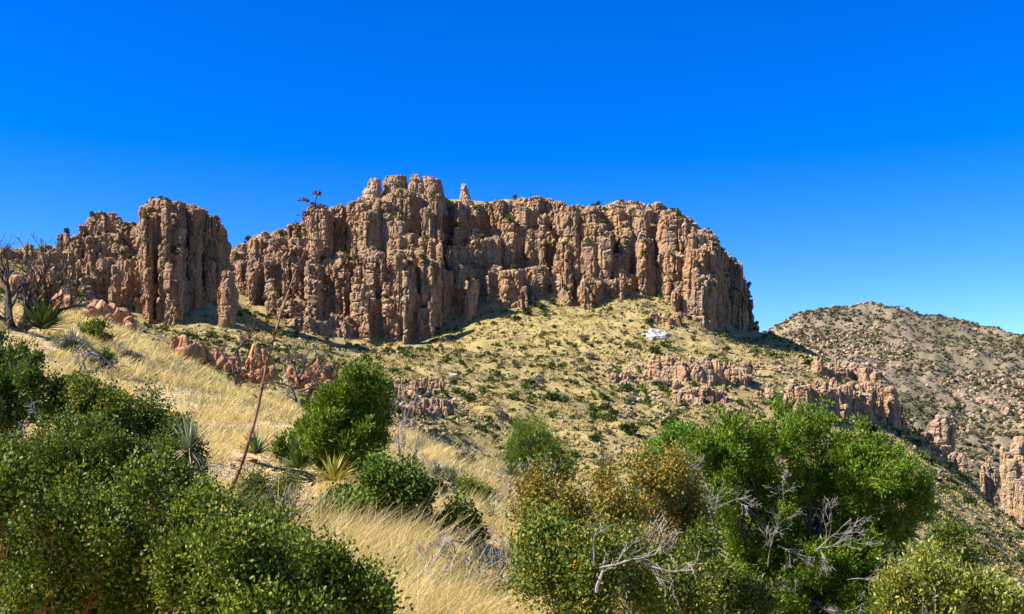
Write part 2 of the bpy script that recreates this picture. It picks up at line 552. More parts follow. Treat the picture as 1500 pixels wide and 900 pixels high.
def fuse(name, g, voxel, mat, seed=0, unit=1.0, amp=1.0, origin=(0, 0, 0), smooth=False, parent=None, crack=1.0):
    """weld overlapping rock blocks into one solid and weather its surface; unit = size of the joints"""
    me0 = g.mesh(name + '_raw')
    tmp = bpy.data.objects.new(name + '_raw', me0)
    col.objects.link(tmp)
    md = tmp.modifiers.new('weld', 'REMESH')
    md.mode = 'VOXEL'
    md.voxel_size = voxel
    dg = bpy.context.evaluated_depsgraph_get()
    ev = tmp.evaluated_get(dg)
    em = ev.to_mesh()
    nV, nP = len(em.vertices), len(em.polygons)
    V = np.empty(nV * 3, np.float32); em.vertices.foreach_get("co", V); V = V.reshape(-1, 3).astype(np.float64)
    L = np.empty(nP * 4, np.int32); em.loops.foreach_get("vertex_index", L); Q = L.reshape(-1, 4)
    ev.to_mesh_clear()
    bpy.data.objects.remove(tmp)
    bpy.data.meshes.remove(me0)
    T = np.concatenate([Q[:, [0, 1, 2]], Q[:, [0, 2, 3]]])
    nrm = vnormals(V, T)
    p = V / unit
    wob = np.stack([fbm(p * 0.16, 3, seed + 3 + k) - 0.5 for k in range(3)], 1) * 1.5
    q = p + wob
    c1, e1 = voro(q * np.array([0.27, 0.27, 0.115]), seed)
    c2, e2 = voro(q * np.array([0.62, 0.62, 0.36]), seed + 9)
    d = (fbm(p * 0.20, 5, seed, 0.6) - 0.5) * 0.70
    d += ((c1 - 0.5) * 1.45 - np.clip(1 - e1 / 0.10, 0, 1) * 1.0) * crack
    d += ((c2 - 0.5) * 0.36 - np.clip(1 - e2 / 0.14, 0, 1) * 0.32) * crack
    a = fbm(q * np.array([0.035, 0.035, 0.30]), 2, seed + 70)
    d -= np.clip(1 - np.abs(a - 0.5) / 0.045, 0, 1) * 0.8 * crack
    a = fbm(q * np.array([0.50, 0.50, 0.04]), 2, seed + 40)
    d -= np.clip(1 - np.abs(a - 0.5) / 0.05, 0, 1) * 1.1
    V = V + nrm * (d * amp * unit)[:, None]
    me = mesh_np(name, V - np.asarray(origin), [Q], smooth)
    o = obj(name, me, mat, parent)
    if any(origin):
        o.location = [float(v) for v in origin]
    o_V.setdefault(name, []).append((V, Q))
    return o
o_V = {}

def loose_parts(V, Q):
    lab = np.arange(len(V))
    while True:
        m = lab[Q].min(1)
        new = lab.copy()
        for k in range(4):
            np.minimum.at(new, Q[:, k], m)
        new = new[new]
        if (new == lab).all():
            return lab
        lab = new

def split_loose(o, name, mat):
    V, Q = o_V[name][-1]
    lab = loose_parts(V, Q)
    ids, cnt = np.unique(lab, return_counts=True)
    if len(ids) < 2:
        return o
    order = ids[np.argsort(-cnt)]
    def piece(i):
        fq = Q[lab[Q[:, 0]] == i]
        used, inv = np.unique(fq, return_inverse=True)
        return mesh_np(name, V[used], [inv.reshape(-1, 4)])
    o.data = piece(order[0]); o.data.materials.append(mat)
    for i in order[1:]:
        if cnt[ids == i][0] > 60:
            obj('rock_block', piece(i), mat, o)
    return o

# --- main cliff
TOP = np.array([(345, 372), (358, 352), (372, 346), (385, 341), (396, 339), (412, 342), (430, 330), (445, 323), (462, 304), (480, 299), (500, 298), (520, 294), (535, 290), (560, 286), (580, 281),
                (600, 280), (640, 282), (655, 288), (670, 292), (690, 296), (700, 293), (720, 292), (750, 292), (780, 289), (797, 284), (810, 292), (830, 299), (850, 301), (870, 299), (900, 297),
                (920, 295), (932, 300), (950, 297), (975, 300), (1000, 311), (1020, 324), (1040, 335), (1052, 348), (1060, 366), (1075, 375), (1086, 383), (1094, 408), (1100, 438), (1106, 465), (1114, 492)], float)
BASE = np.array([(345, 445), (370, 452), (430, 474), (480, 484), (520, 494), (560, 494), (610, 494), (640, 484), (680, 464), (720, 452), (760, 436), (800, 434), (840, 449), (880, 446), (900, 433),
                 (940, 428), (970, 432), (985, 470), (1020, 473), (1035, 472), (1060, 483), (1114, 498)], float)
FRONT = np.array([(345, 385), (370, 378), (430, 366), (520, 356), (610, 356), (680, 370), (760, 378), (800, 380), (850, 372), (900, 378), (970, 378), (990, 358), (1020, 355), (1042, 358), (1056, 386), (1075, 410), (1095, 424), (1114, 432)], float)
def lerp(tab, px):
    return np.interp(px, tab[:, 0], tab[:, 1])

rng = R(7)
g = Geo()
EDGE = np.array([338, 379, 414, 447, 471, 506, 546, 597, 648, 699, 751, 800, 838, 877, 917, 949, 1000, 1042, 1130], float)
_sr = R(8)
SEG_A = _sr.uniform(0.55, 1.25, len(EDGE)); SEG_T = _sr.uniform(-0.16, 0.24, len(EDGE))
SEG_A[6] = 0.8; SEG_T[6] = 0.10; SEG_T[5] = 0.12; SEG_A[7] = 0.9; SEG_A[13] = 1.1; SEG_T[16] = 0.25
rows = [(-4.0, 0.16, 1.4), (0.0, 0.36, 2.3), (5.5, 0.52, 2.6), (11.5, 0.68, 2.8), (17.5, 0.84, 3.1), (24, 1.0, 3.4), (31, 1.0, 4.4)]
for k, (dy, tf, r0) in enumerate(rows):
    px = 347.0 + rng.uniform(0, 8)
    while px < 1113:
        sg = int(np.searchsorted(EDGE, px, 'right') - 1)           # buttresses come forward to a sharp right edge, a shaded slot follows
        f = (px - EDGE[sg]) / (EDGE[sg + 1] - EDGE[sg])
        butt = SEG_T[sg] * (0.3 + 0.7 * f) - (0.12 if f < 0.12 else 0)
        saw = SEG_A[sg] * (9.0 * (1 - f) ** 1.6 - 3.5 * f)
        fine = float(vnoise(np.array([[px * 0.06, k * 0.8, 0.0]]), 33)[0] - 0.5)
        r = r0 * float(np.clip(rng.lognormal(-0.05, 0.48), 0.45, 2.1))
        if px > 1046:
            r = min(r, 2.8)
        ppm = F / (lerp(FRONT, px) + dy)
        hide = False
        Yf = lerp(FRONT, px) + dy + (saw if px < 1042 else 0) - fine * 5 + rng.normal(0, 0.8)
        if 640 < px < 735 and k >= 4:
            Yf += 8
        t = tf + butt * (1.0 if tf < 0.95 else 0.0) + fine * 0.45 * (1 if tf < 0.95 else 0) + rng.normal(0, 0.06)
        if 640 < px < 735 and k in (2, 3): t = min(t, 0.60 + 0.0008 * (px - 640))
        if 735 < px < 815 and k in (0, 1, 2): t = min(t, 0.30)
        if 470 < px < 545 and k in (2, 3): t = min(t, 0.58)
        if px > 1040 and k > 0:
            t = max(t, 0.94)
        t = min(max(t, 0.06), 1.0)
        if k >= 5:
            t = 1.0 - abs(rng.normal(0, 0.025)) - (0.05 if rng.random() < 0.25 else 0)
        bpy_ = lerp(BASE, px); tpy = lerp(TOP, px)
        pyt = bpy_ + (tpy - bpy_) * t
        # nothing may rise above the skyline seen in the photo at either flank
        rp = r * ppm * 0.8
        lim = max(lerp(TOP, px - rp), lerp(TOP, px + rp)) if px > 1000 else lerp(TOP, px)
        pyt = max(pyt, lim)
        x = (px - 750) / F * Yf
        zt = (HY - pyt) / F * Yf
        zb = min((HY - bpy_) / F * Yf, zt - 3) - 10
        if k == 0 and (t < 0.08 or px > 1040) or hide:
            px += r * ppm * rng.uniform(0.9, 1.3); continue
        column(g, rng, x, Yf, zb, zt, r, lean=(rng.normal(0, 0.5), rng.uniform(0.3, 1.8)), block=rng.uniform(1.6, 4.0), jag=0.09)
        # thin blades leaning against the pillar
        if rng.random() < 0.8 and k < 5 and px < 1046:
            r2 = r * rng.uniform(0.28, 0.5)
            h2 = rng.uniform(0.35, 0.95)
            column(g, rng, x + rng.uniform(-1, 1) * r, Yf - r * 0.9, zb, zb + 10 + (zt - zb - 10) * h2, r2, block=rng.uniform(1.4, 3.0))
        px += r * ppm * rng.uniform(1.0, 1.6)
# solid heart behind the pillars
px = 352.0
while px < 1108:
    Yf = lerp(FRONT, px) + 37
    tpy = max(lerp(TOP, px - 10), lerp(TOP, px + 10)) + 6
    column(g, rng, (px - 750) / F * Yf, Yf, (HY - lerp(BASE, px)) / F * Yf - 10, (HY - tpy) / F * Yf, 7.0 if px < 1060 else 4.0, block=2.0)
    px += 22 if px < 1050 else 12
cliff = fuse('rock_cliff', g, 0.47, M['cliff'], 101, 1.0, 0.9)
tag(cliff, 'long brown cliff of upright rock columns forming the flat-topped mesa on the skyline', 'cliff')

# knobs of the summit: stacked caps with gaps of sky between them
def knob(name, px0, px1, pyt, pyb, Y, mat, prof, seed, layer=2.2, voxel=0.42):
    rng = R(seed)
    g = Geo()
    cx, half = (px0 + px1) / 2, (px1 - px0) / 2 * 1.22
    z0, z1 = (HY - pyb) / F * Y - 3, (HY - pyt) / F * Y
    z = z0
    while z < z1 - 0.2:
        h = min(layer * rng.uniform(0.6, 1.4), z1 - z)
        tmid = (z + h / 2 - z0) / (z1 - z0)
        w, sh = np.interp(tmid, [p[0] for p in prof], [p[1] for p in prof]), np.interp(tmid, [p[0] for p in prof], [p[2] for p in prof])
        rr = half / F * Y * w * rng.uniform(0.93, 1.05)
        V, Fc = ico(3)
        V = V.copy()
        zc = np.sign(V[:, 2]) * np.abs(V[:, 2]) ** 0.55
        rad = np.sqrt(np.maximum(1 - np.abs(zc) ** 4, 0)) * 0.35 + 0.65 * np.sqrt(V[:, 0] ** 2 + V[:, 1] ** 2) ** 0.4
        l = np.maximum(np.sqrt(V[:, 0] ** 2 + V[:, 1] ** 2), 1e-6)
        V[:, 0] *= rad / l * rr * 1.0; V[:, 1] *= rad / l * rr * 0.9
        V[:, 2] = zc * h * 0.62
        c = np.array([(cx + sh * half - 750) / F * Y + rng.normal(0, 0.04) * rr, Y, z + h / 2])
        g.add(V + c, Fc)
        z += h
    return fuse(name, g, voxel, mat, seed, 0.8, 0.55, parent=cliff)
# profile: (height fraction, width, sideways shift)
k1 = knob('cap_rock', 527, 558, 262, 304, 392, M['pale'], [(0, 0.95, 0.0), (0.5, 0.85, 0.12), (1, 0.42, 0.45)], 301, 1.7)
k1['label'] = 'pale stepped cap rock leaning right at the left end of the summit'
k2 = knob('summit_knob', 562, 598, 258, 304, 396, M['cliff'], [(0, 1.05, 0.0), (0.6, 1.0, 0.0), (0.9, 0.85, 0.05), (1, 0.7, 0.1)], 302, 2.8)
k3 = knob('summit_knob', 597, 621, 256, 306, 394, M['cliff'], [(0, 1.05, 0), (0.7, 0.95, 0), (0.9, 0.7, 0), (1, 0.3, 0.0)], 303, 2.6)
k4 = knob('summit_knob', 620, 650, 259, 308, 393, M['cliff'], [(0, 1.1, 0.05), (0.6, 0.95, 0.0), (0.85, 0.75, -0.1), (1, 0.4, -0.4)], 304, 2.4)
k5 = knob('rock_spire', 666, 700, 271, 318, 404, M['pale'], [(0, 0.9, 0.1), (0.35, 0.8, 0.0), (0.65, 0.5, -0.1), (0.9, 0.3, -0.12), (1, 0.2, -0.12)], 305, 2.0)
k5['label'] = 'pale cone-shaped rock spire standing on the skyline right of the summit knobs'

# --- left butte
BT = np.array([(196, 330), (203, 306), (214, 298), (224, 291), (232, 284), (241, 286), (250, 291), (262, 296), (275, 297), (285, 301), (296, 306), (308, 312), (320, 319), (328, 331), (334, 348), (338, 372), (346, 442)], float)
BB = np.array([(150, 462), (190, 474), (240, 474), (280, 460), (300, 454), (346, 464)], float)
BF = np.array([(150, 292), (196, 291), (240, 286), (262, 287), (285, 299), (320, 316), (346, 330)], float)
rng = R(17)
g = Geo()
for k, (dy, tf, r0) in enumerate([(-2.5, 0.2, 1.5), (0.5, 0.42, 1.9), (4.5, 0.68, 2.1), (9, 0.9, 2.3), (14, 1.0, 2.6), (20, 1.0, 3.0)]):
    px = 199.0 + rng.uniform(0, 6)
    while px < 344:
        be = [190, 221, 245, 268, 293, 318, 350]
        sg = int(np.searchsorted(be, px, 'right') - 1)
        f = (px - be[sg]) / (be[sg + 1] - be[sg])
        butt = (0.18, 0.30, 0.1, 0.35, 0.2, 0.05)[sg] * (0.3 + 0.7 * f)
        r = r0 * rng.uniform(0.7, 1.35)
        Yf = lerp(BF, px) + dy + (7.0 * (1 - f) ** 1.6 - 3.0 * f) + rng.normal(0, 0.6)
        ppm = F / Yf
        t = tf + butt * (tf < 0.99) + rng.normal(0, 0.07)
        t = min(max(t, 0.2), 1.0)
        if k >= 4: t = 1 - abs(rng.normal(0, 0.02))
        b_, tp_ = lerp(BB, px), lerp(BT, px)
        rp = r * ppm * 0.8
        pyt = max(b_ + (tp_ - b_) * t, max(lerp(BT, px - rp), lerp(BT, px + rp)) - 1)
        zt, zb = (HY - pyt) / F * Yf, (HY - b_) / F * Yf - 9
        column(g, rng, (px - 750) / F * Yf, Yf, min(zb, zt - 4), zt, r, lean=(rng.normal(0, 0.4), rng.uniform(0.2, 1.4)), block=rng.uniform(1.6, 3.4), jag=0.1)
        px += r * ppm * rng.uniform(0.95, 1.5)
butte = fuse('rock_butte', g, 0.40, M['butte'], 131, 0.9, 0.8)
tag(butte, 'steep domed butte of tall rounded columns left of the mesa, its right side in shade', 'butte')

# broken rocks left of the butte
ST = np.array([(60, 352), (75, 346), (95, 341), (110, 342), (116, 332), (125, 329), (131, 318), (140, 312), (150, 311), (160, 313), (172, 320), (186, 328), (200, 336)], float)
SB = np.array([(60, 400), (110, 428), (150, 460), (200, 472)], float)
rng = R(19)
g = Geo()
for k, (dy, tf) in enumerate([(-6, 0.12), (-1, 0.36), (5, 0.6), (11, 0.8), (17, 1.0), (22, 1.0)]):
    px = 62.0 + rng.uniform(0, 8)
    while px < 200:
        r = rng.uniform(1.1, 2.6) * (1.25 if px > 125 else 0.85)
        Yf = 292 + dy + rng.normal(0, 1.5)
        ppm = F / Yf
        t = min(max(tf + rng.normal(0, 0.10), 0.08), 1.0)
        b_, tp_ = lerp(SB, px), lerp(ST, px)
        pyt = max(b_ + (tp_ - b_) * t, tp_)
        x = (px - 750) / F * Yf
        zt = (HY - pyt) / F * Yf
        if px > 130 or rng.random() < 0.6:
            column(g, rng, x, Yf, float(gz(x, Yf)[0]) - 4 if px < 130 else (HY - b_) / F * Yf - 8, zt, r, block=rng.uniform(1.0, 2.2), jag=0.16)
        px += r * ppm * rng.uniform(1.2, 2.4 if px < 130 else 1.6)
shelf = fuse('rock_shelf', g, 0.42, M['butte'], 141, 0.8, 0.8)
tag(shelf, 'broken rock shelf stepping down from the left flank of the domed butte', 'rocks')

rng = R(21)
g = Geo()
for k, (dy, tf) in enumerate([(-4, 0.35), (3, 0.65), (10, 0.95)]):
    px = -60.0
    while px < 66:
        Yf = 290 + dy + rng.normal(0, 2)
        r = rng.uniform(0.9, 2.3)
        x = (px - 750) / F * Yf
        z0 = float(gz(x, Yf)[0])
        pyt = 404 - (404 - np.interp(px, [-60, 0, 30, 66], [372, 362, 358, 350])) * min(1.0, tf + rng.normal(0, 0.12))
        zt = min((HY - pyt) / F * Yf, z0 + 5.0)
        if zt > z0 + 0.8 and rng.random() < 0.75:
            column(g, rng, x, Yf, z0 - 3, zt, r, block=rng.uniform(0.8, 1.6), jag=0.16)
        px += r / Yf * F * rng.uniform(1.2, 3.0)
tag(split_loose(fuse('rock_shelf', g, 0.40, M['butte'], 142, 0.8, 0.8), 'rock_shelf', M['butte']), 'low crumbling rocks along the skyline at the left picture edge behind the bare tree', 'rocks')
g = Geo(); rng = R(23)
c0 = P(333, 460, 283)
column(g, rng, c0[0], 283, c0[2] - 6, P(333, 397, 283)[2], 2.5, block=2.2, jag=0.08, n=8, taper=0.15)
column(g, rng, c0[0] - 1.0, 284, c0[2] - 6, P(333, 420, 283)[2], 2.0, block=2.2, jag=0.08)
tag(fuse('rock_pillar', g, 0.33, M['butte'], 143, 0.7, 0.6), 'lone sunlit rock pillar standing before the shaded gully right of the domed butte', 'rock pillar')

# --- outcrops: list of (px, py base, py top, radius px, distance)
def hit(px, py, y0, y1):
    """distance at which the ground is seen at a pixel, between y0 and y1"""
    Y = np.linspace(y0, y1, 90)
    z = gz((px - 750) / F * Y, Y)
    k = np.nonzero(HY - F * z / Y <= py)[0]
    return float(Y[k[0]]) if len(k) else None

def outcrop(name, label, cat, mat, items, seed, voxel, unit=0.5, amp=0.7, group=None, block=(0.8, 1.8), jag=0.14, taper=0.1, span=None, balls=False, crack=1.0):
    rng = R(seed)
    g = Geo()
    for px, pb, pt, rp, Y in items:
        if span is not None:
            h = hit(px, pb, *span)
            if h is None:
                continue
            Y = h
        r = rp / F * Y
        a, b = P(px, pb, Y), P(px, pt, Y)
        if balls:
            hh = (b[2] - a[2]) / 2
            boulder(g, rng, (a[0], Y, a[2] + hh * 0.72), (r * 1.35, r * rng.uniform(1.0, 1.4), hh * 1.22), 3, 11)
            continue
        zb = min(float(gz(a[0], Y)[0]), a[2]) - r * 0.8
        column(g, rng, a[0], Y, zb, max(b[2], zb + r), r, lean=(rng.normal(0, 0.12) * r, rng.uniform(0, 0.5) * r), block=rng.uniform(*block), jag=jag, taper=taper)
    o = fuse(name, g, voxel, mat, seed, unit * (2.4 if balls else 1), amp * (0.42 if balls else 1), crack=0.7 if balls else 1.0)
    split_loose(o, name, mat)
    return tag(o, label, cat, group)

def band(px0, px1, pb0, pb1, h, Y0, Y1, rp, rng, rows=2, drop=0.6, dense=1.15):
    """a ledge of blocks between two pixels: base line, height in pixels, distances"""
    out = []
    for k in range(rows):
        px = px0 + rng.uniform(0, rp)
        while px < px1:
            t = (px - px0) / (px1 - px0)
            r = rp * rng.uniform(0.5, 1.3)
            pb = pb0 + (pb1 - pb0) * t + rng.normal(0, 2)
            hh = h * rng.uniform(0.45, 1.1) * (drop if k == 0 else 1.0)
            out.append((px, pb, pb - hh, r, Y0 + (Y1 - Y0) * t + k * 4.5 + rng.normal(0, 0.8)))
            px += r * dense * rng.uniform(0.8, 1.6)
    return out
rng = R(51)
UP = (215, 375)
outcrop('rock_ledge', 'long broken rock ledge running right below the white patch on the slope', 'rock ledge', M['outcrop'],
        band(960, 1100, 550, 564, 28, 0, 0, 9, rng, 3, dense=0.85) + band(900, 985, 562, 562, 16, 0, 0, 9, rng, 2) + band(985, 1100, 538, 546, 16, 0, 0, 7, rng, 2, dense=1.3), 601, 0.33, 0.6, span=UP)
outcrop('rock_ledge', 'orange-stained low rock face lowest on the slope above the big juniper', 'rock ledge', M['outcrop'],
        band(985, 1065, 592, 590, 22, 0, 0, 11, rng, 2, dense=0.85) + band(1045, 1085, 607, 604, 12, 0, 0, 8, rng, 2) + band(985, 1020, 574, 574, 14, 0, 0, 7, rng, 2), 602, 0.3, 0.6, span=UP)
outcrop('rock_knoll', 'blocky rock knoll with a dark shaded cliff on its right at the slope edge', 'rock knoll', M['outcrop'],
        band(1198, 1262, 552, 556, 30, 0, 0, 7, rng, 2) + band(1192, 1290, 577, 592, 26, 0, 0, 9, rng, 2, dense=1.1) + band(1170, 1275, 608, 606, 44, 0, 0, 12, rng, 3, dense=0.85)
        + [(1268, 585, 538, 10, 0), (1282, 600, 546, 10, 0), (1294, 612, 556, 10, 0), (1303, 622, 566, 10, 0), (1311, 626, 574, 9, 0), (1318, 630, 590, 7, 0), (1276, 610, 560, 9, 0), (1290, 618, 575, 9, 0)], 603, 0.34, 0.7, span=(215, 352))
outcrop('rock_ledge', 'scattered short rock ribs between the long ledge and the shaded knoll', 'rock ledge', M['outcrop'],
        band(1110, 1180, 586, 594, 28, 0, 0, 9, rng, 2, dense=1.1) + band(1085, 1150, 535, 550, 12, 0, 0, 6, rng, 2, dense=2.0) + band(1010, 1080, 525, 535, 10, 0, 0, 5, rng, 1, dense=2.6), 604, 0.3, 0.6, span=UP)
outcrop('rock_outcrop', 'dark jumbled rock outcrop low on the slope behind the rounded juniper', 'rocks', M['outcrop'],
        band(562, 650, 582, 575, 24, 0, 0, 5, rng, 3) + band(570, 665, 612, 605, 22, 0, 0, 5, rng, 3) + band(590, 660, 632, 632, 14, 0, 0, 5, rng, 2), 605, 0.22, 0.5, 0.7, span=(140, 240))
outcrop('rock_outcrop', 'rugged little crag at the right foot of the mesa wall above the white patch', 'rocks', M['cliff'],
        band(955, 1000, 474, 474, 20, 0, 0, 6, rng, 2), 606, 0.34, 0.7, span=(300, 352))
outcrop('rock_outcrop', 'row of weathered low pillars below the left half of the mesa wall', 'rocks', M['cliff'],
        band(430, 520, 484, 494, 24, 0, 0, 6, rng, 3), 607, 0.36, 0.7, span=(280, 356))
outcrop('rock_outcrop', 'orange rounded rocks at the grassy crest in front of the butte foot', 'rocks', M['orange'],
        [(150, 476, 434, 14, 100), (165, 478, 440, 14, 100), (178, 480, 446, 11, 101), (138, 466, 436, 11, 103), (158, 484, 460, 14, 96), (190, 484, 462, 9, 99), (130, 462, 446, 9, 99), (145, 478, 462, 10, 95)], 608, 0.10, 0.3, 0.8, balls=True)
outcrop('rock_outcrop', 'pinkish boulder outcrop at the crest right of the bare dark tree', 'rocks', M['orange'],
        [(92, 452, 430, 12, 104), (108, 456, 436, 10, 104), (95, 440, 415, 9, 106), (82, 446, 424, 12, 107), (104, 448, 428, 8, 101)], 609, 0.11, 0.3, 0.8, balls=True)
outcrop('rock_outcrop', 'pale rocks seen through the bare branches of the dark tree', 'rocks', M['orange'],
        [(70, 430, 395, 15, 140), (58, 425, 385, 12, 145), (80, 432, 405, 10, 140), (30, 425, 400, 12, 143), (42, 428, 408, 10, 140), (14, 418, 392, 10, 148)], 614, 0.15, 0.4, 0.8, balls=True)
outcrop('rock_outcrop', 'salmon rocks standing in the golden grass left of the scorched bare tree', 'rocks', M['orange'],
        [(256, 520, 487, 6, 56), (270, 528, 485, 12, 56), (278, 530, 490, 10, 56), (266, 532, 505, 12, 55), (290, 532, 496, 11, 56.5), (300, 534, 506, 9, 57), (311, 538, 514, 8, 57), (247, 522, 502, 5, 55.5)], 610, 0.055, 0.16, 0.9, balls=True)
outcrop('rock_outcrop', 'jagged orange rocks behind the tall stalk between two bare trees', 'rocks', M['orange'],
        [(374, 545, 497, 8, 60), (384, 552, 506, 9, 60), (394, 552, 520, 8, 60), (370, 552, 522, 9, 59), (401, 558, 530, 8, 59), (360, 556, 540, 10, 58), (380, 560, 538, 14, 58)], 611, 0.06, 0.17, 0.9, balls=True)
outcrop('rock_outcrop', 'low salmon boulders half hidden behind the left scorched tree', 'rocks', M['orange'],
        [(345, 542, 520, 8, 62), (326, 538, 512, 9, 62), (315, 534, 507, 8, 62), (336, 544, 524, 7, 61)], 615, 0.06, 0.17, 0.9, balls=True)
outcrop('rock_outcrop', 'upright tan rock and leaning slabs behind the right bare tree', 'rocks', M['orange'],
        [(464, 566, 513, 8, 62), (468, 570, 535, 9, 61), (450, 562, 530, 9, 62), (432, 560, 533, 10, 62), (440, 568, 545, 9, 61), (475, 578, 556, 14, 60), (455, 578, 558, 10, 60), (495, 595, 562, 16, 60)], 612, 0.065, 0.18, 0.9, balls=True)
g = Geo(); rng = R(71)
c = P(486, 545, 62.5)
boulder(g, rng, c, (0.5, 0.5, 0.62), 4, 12)
tag(fuse('boulder', g, 0.045, M['orange'], 613, 0.14, 0.8), 'round bright orange boulder beside the upright tan rock', 'boulder')

# hoodoos on the right
outcrop('hoodoo', 'lichen-yellow balanced rock tower beyond the right end of the slope', 'hoodoo', M['hoodoo'],
        [(1368, 662, 618, 12, 410), (1380, 668, 612, 13, 410), (1390, 672, 622, 9, 413), (1376, 664, 640, 16, 408)], 621, 0.28, 0.7, 0.6, taper=0.0, block=(0.5, 1.0), jag=0.1)
g = Geo(); rng = R(73)
c = P(1379, 611, 410); boulder(g, rng, c, (2.9, 2.2, 1.2), 3, 8)
ob = fuse('cap_rock', g, 0.25, M['hoodoo'], 622, 0.6, 0.5); ob.parent = [o for o in col.objects if o.name.startswith('hoodoo')][0]
outcrop('hoodoo', 'squat split rock between the shaded knoll and the balanced tower', 'hoodoo', M['hoodoo'],
        [(1346, 650, 628, 9, 408), (1355, 652, 631, 8, 407), (1334, 640, 616, 7, 415)], 623, 0.28, 0.7, 0.6, block=(0.5, 0.9))
outcrop('hoodoo', 'low layered stump rock at the right foot of the balanced tower', 'hoodoo', M['hoodoo'],
        [(1399, 678, 662, 9, 404), (1410, 682, 664, 8, 402), (1392, 676, 666, 7, 402)], 624, 0.26, 0.7, 0.6, block=(0.4, 0.8))
outcrop('hoodoo', 'left block of the pale buttress cut by the right picture edge', 'hoodoo', M['hoodoo'],
        [(1446, 712, 676, 8, 470), (1456, 714, 684, 7, 470), (1450, 700, 668, 6, 474), (1440, 712, 690, 5, 468)], 625, 0.32, 0.8, 0.6, block=(0.6, 1.2))
outcrop('hoodoo', 'tall pale buttress with ledges at the right edge below the far hill', 'hoodoo', M['hoodoo'],
        [(1476, 720, 662, 9, 490), (1488, 720, 650, 10, 494), (1500, 720, 640, 11, 496), (1484, 722, 672, 10, 486), (1498, 722, 668, 10, 486), (1514, 724, 645, 11, 496), (1528, 730, 660, 12, 496), (1470, 700, 655, 6, 500)], 626, 0.36, 0.8, 0.6, block=(0.8, 1.6))
outcrop('hoodoo', 'small stub pillar in front of the pale buttress at the right edge', 'hoodoo', M['hoodoo'],
        [(1492, 725, 702, 6, 455), (1500, 728, 714, 7, 453)], 627, 0.26, 0.7, 0.6, block=(0.6, 1.2))
# bleached patch on the slope
g = Geo(); rng = R(77)
for k in range(26):
    a, q = rng.uniform(0, 6.28), rng.uniform(0, 1) ** 0.5
    px, py = 960 + 15 * q * math.cos(a), 493.5 + 7.5 * q * math.sin(a) - 0.12 * 15 * q * math.cos(a)
    Y = hit(px, py, 220, 370)
    c = P(px, py, Y); c[2] = float(gz(c[0], Y)[0]) + 0.1
    r = rng.uniform(0.7, 1.5)
    boulder(g, rng, c, (r * 1.3, r * 1.2, r * 0.6), 3, 9)
tag(fuse('bleached_rock', g, 0.22, M['white'], 631, 0.6, 0.45), 'bright white bleached rock on the slope below the right end of the mesa', 'rock')
# ------------------------------------------------------------------ plants: builders
def unit(v):
    return v / np.maximum(np.linalg.norm(v, axis=-1, keepdims=True), 1e-9)

def tube(g, pts, rad, sides=5, cap=True):
    pts = np.asarray(pts, float); rad = np.asarray(rad, float)
    n = len(pts)
    d = np.gradient(pts, axis=0)
    d = unit(d)
    ref = np.array([0.31, 0.17, 0.93]) if abs(d[0] @ np.array([0.31, 0.17, 0.93])) < 0.9 else np.array([1.0, 0, 0])
    a = unit(np.cross(d, ref)); b = np.cross(d, a)
    t = np.arange(sides) / sides * 2 * math.pi
    V = pts[:, None] + rad[:, None, None] * (a[:, None] * np.cos(t)[None, :, None] + b[:, None] * np.sin(t)[None, :, None])
    V = V.reshape(-1, 3)
    k = np.arange(n - 1)[:, None] * sides; j = np.arange(sides)[None]
    q = np.stack([k + j, k + (j + 1) % sides, k + sides + (j + 1) % sides, k + sides + j], -1).reshape(-1, 4)
    if cap:
        V = np.concatenate([V, pts[-1:] + d[-1:] * rad[-1]])
        jj = np.arange(sides)
        top = np.stack([(n - 1) * sides + jj, (n - 1) * sides + (jj + 1) % sides, np.full(sides, n * sides)], 1)
        g.add(V, q, top)
    else:
        g.add(V, q)

def leaves(g, base, d, L, W, rng, oval=False, fold=0.12):
    """flat leaves: base points, directions, lengths, widths"""
    n = len(base)
    d = unit(d)
    s = unit(np.cross(d, rng.normal(size=(n, 3))))
    nn = np.cross(d, s)
    L = np.broadcast_to(L, n)[:, None]; W = np.broadcast_to(W, n)[:, None]
    k = np.arange(n)[:, None]
    if oval:
        V = np.stack([base, base + d * L * 0.30 + s * W * 0.5 + nn * W * fold, base + d * L * 0.70 + s * W * 0.45 + nn * W * fold, base + d * L,
                      base + d * L * 0.70 - s * W * 0.45 + nn * W * fold, base + d * L * 0.30 - s * W * 0.5 + nn * W * fold], 1)
        g.add(V.reshape(-1, 3), np.concatenate([k * 6 + np.array([[0, 1, 2, 3]]), k * 6 + np.array([[0, 3, 4, 5]])]))
    else:
        V = np.stack([base, base + d * L * 0.45 + s * W * 0.5, base + d * L + nn * W * fold, base + d * L * 0.45 - s * W * 0.5], 1)
        g.add(V.reshape(-1, 3), k * 4 + np.array([[0, 1, 2, 3]]))

def bez(p0, p1, p2, n):
    t = np.linspace(0, 1, n)[:, None]
    return (1 - t) ** 2 * p0 + 2 * t * (1 - t) * p1 + t * t * p2

def wobble(pts, rng, amp):
    n = len(pts)
    w = np.cumsum(rng.normal(size=(n, 3)), axis=0)
    w -= np.linspace(0, 1, n)[:, None] * w[-1:]
    w[0] = 0
    return pts + w * amp / math.sqrt(n)

def lobes3(lobes, Y, seed, depth=1.0):
    """crown lobes given by picture position at distance Y -> centre, radii in metres; set at different depths"""
    rng = R(seed)
    out = []
    for l in lobes:
        px, py, rx, ry = l[:4]
        rxm, rym = rx / F * Y, ry / F * Y
        dy = l[4] if len(l) > 4 else rng.uniform(-1, 1) * depth
        out.append((P(px, py, Y + dy), np.array([rxm, 0.5 * (rxm + rym) * 1.15, rym])))
    return out

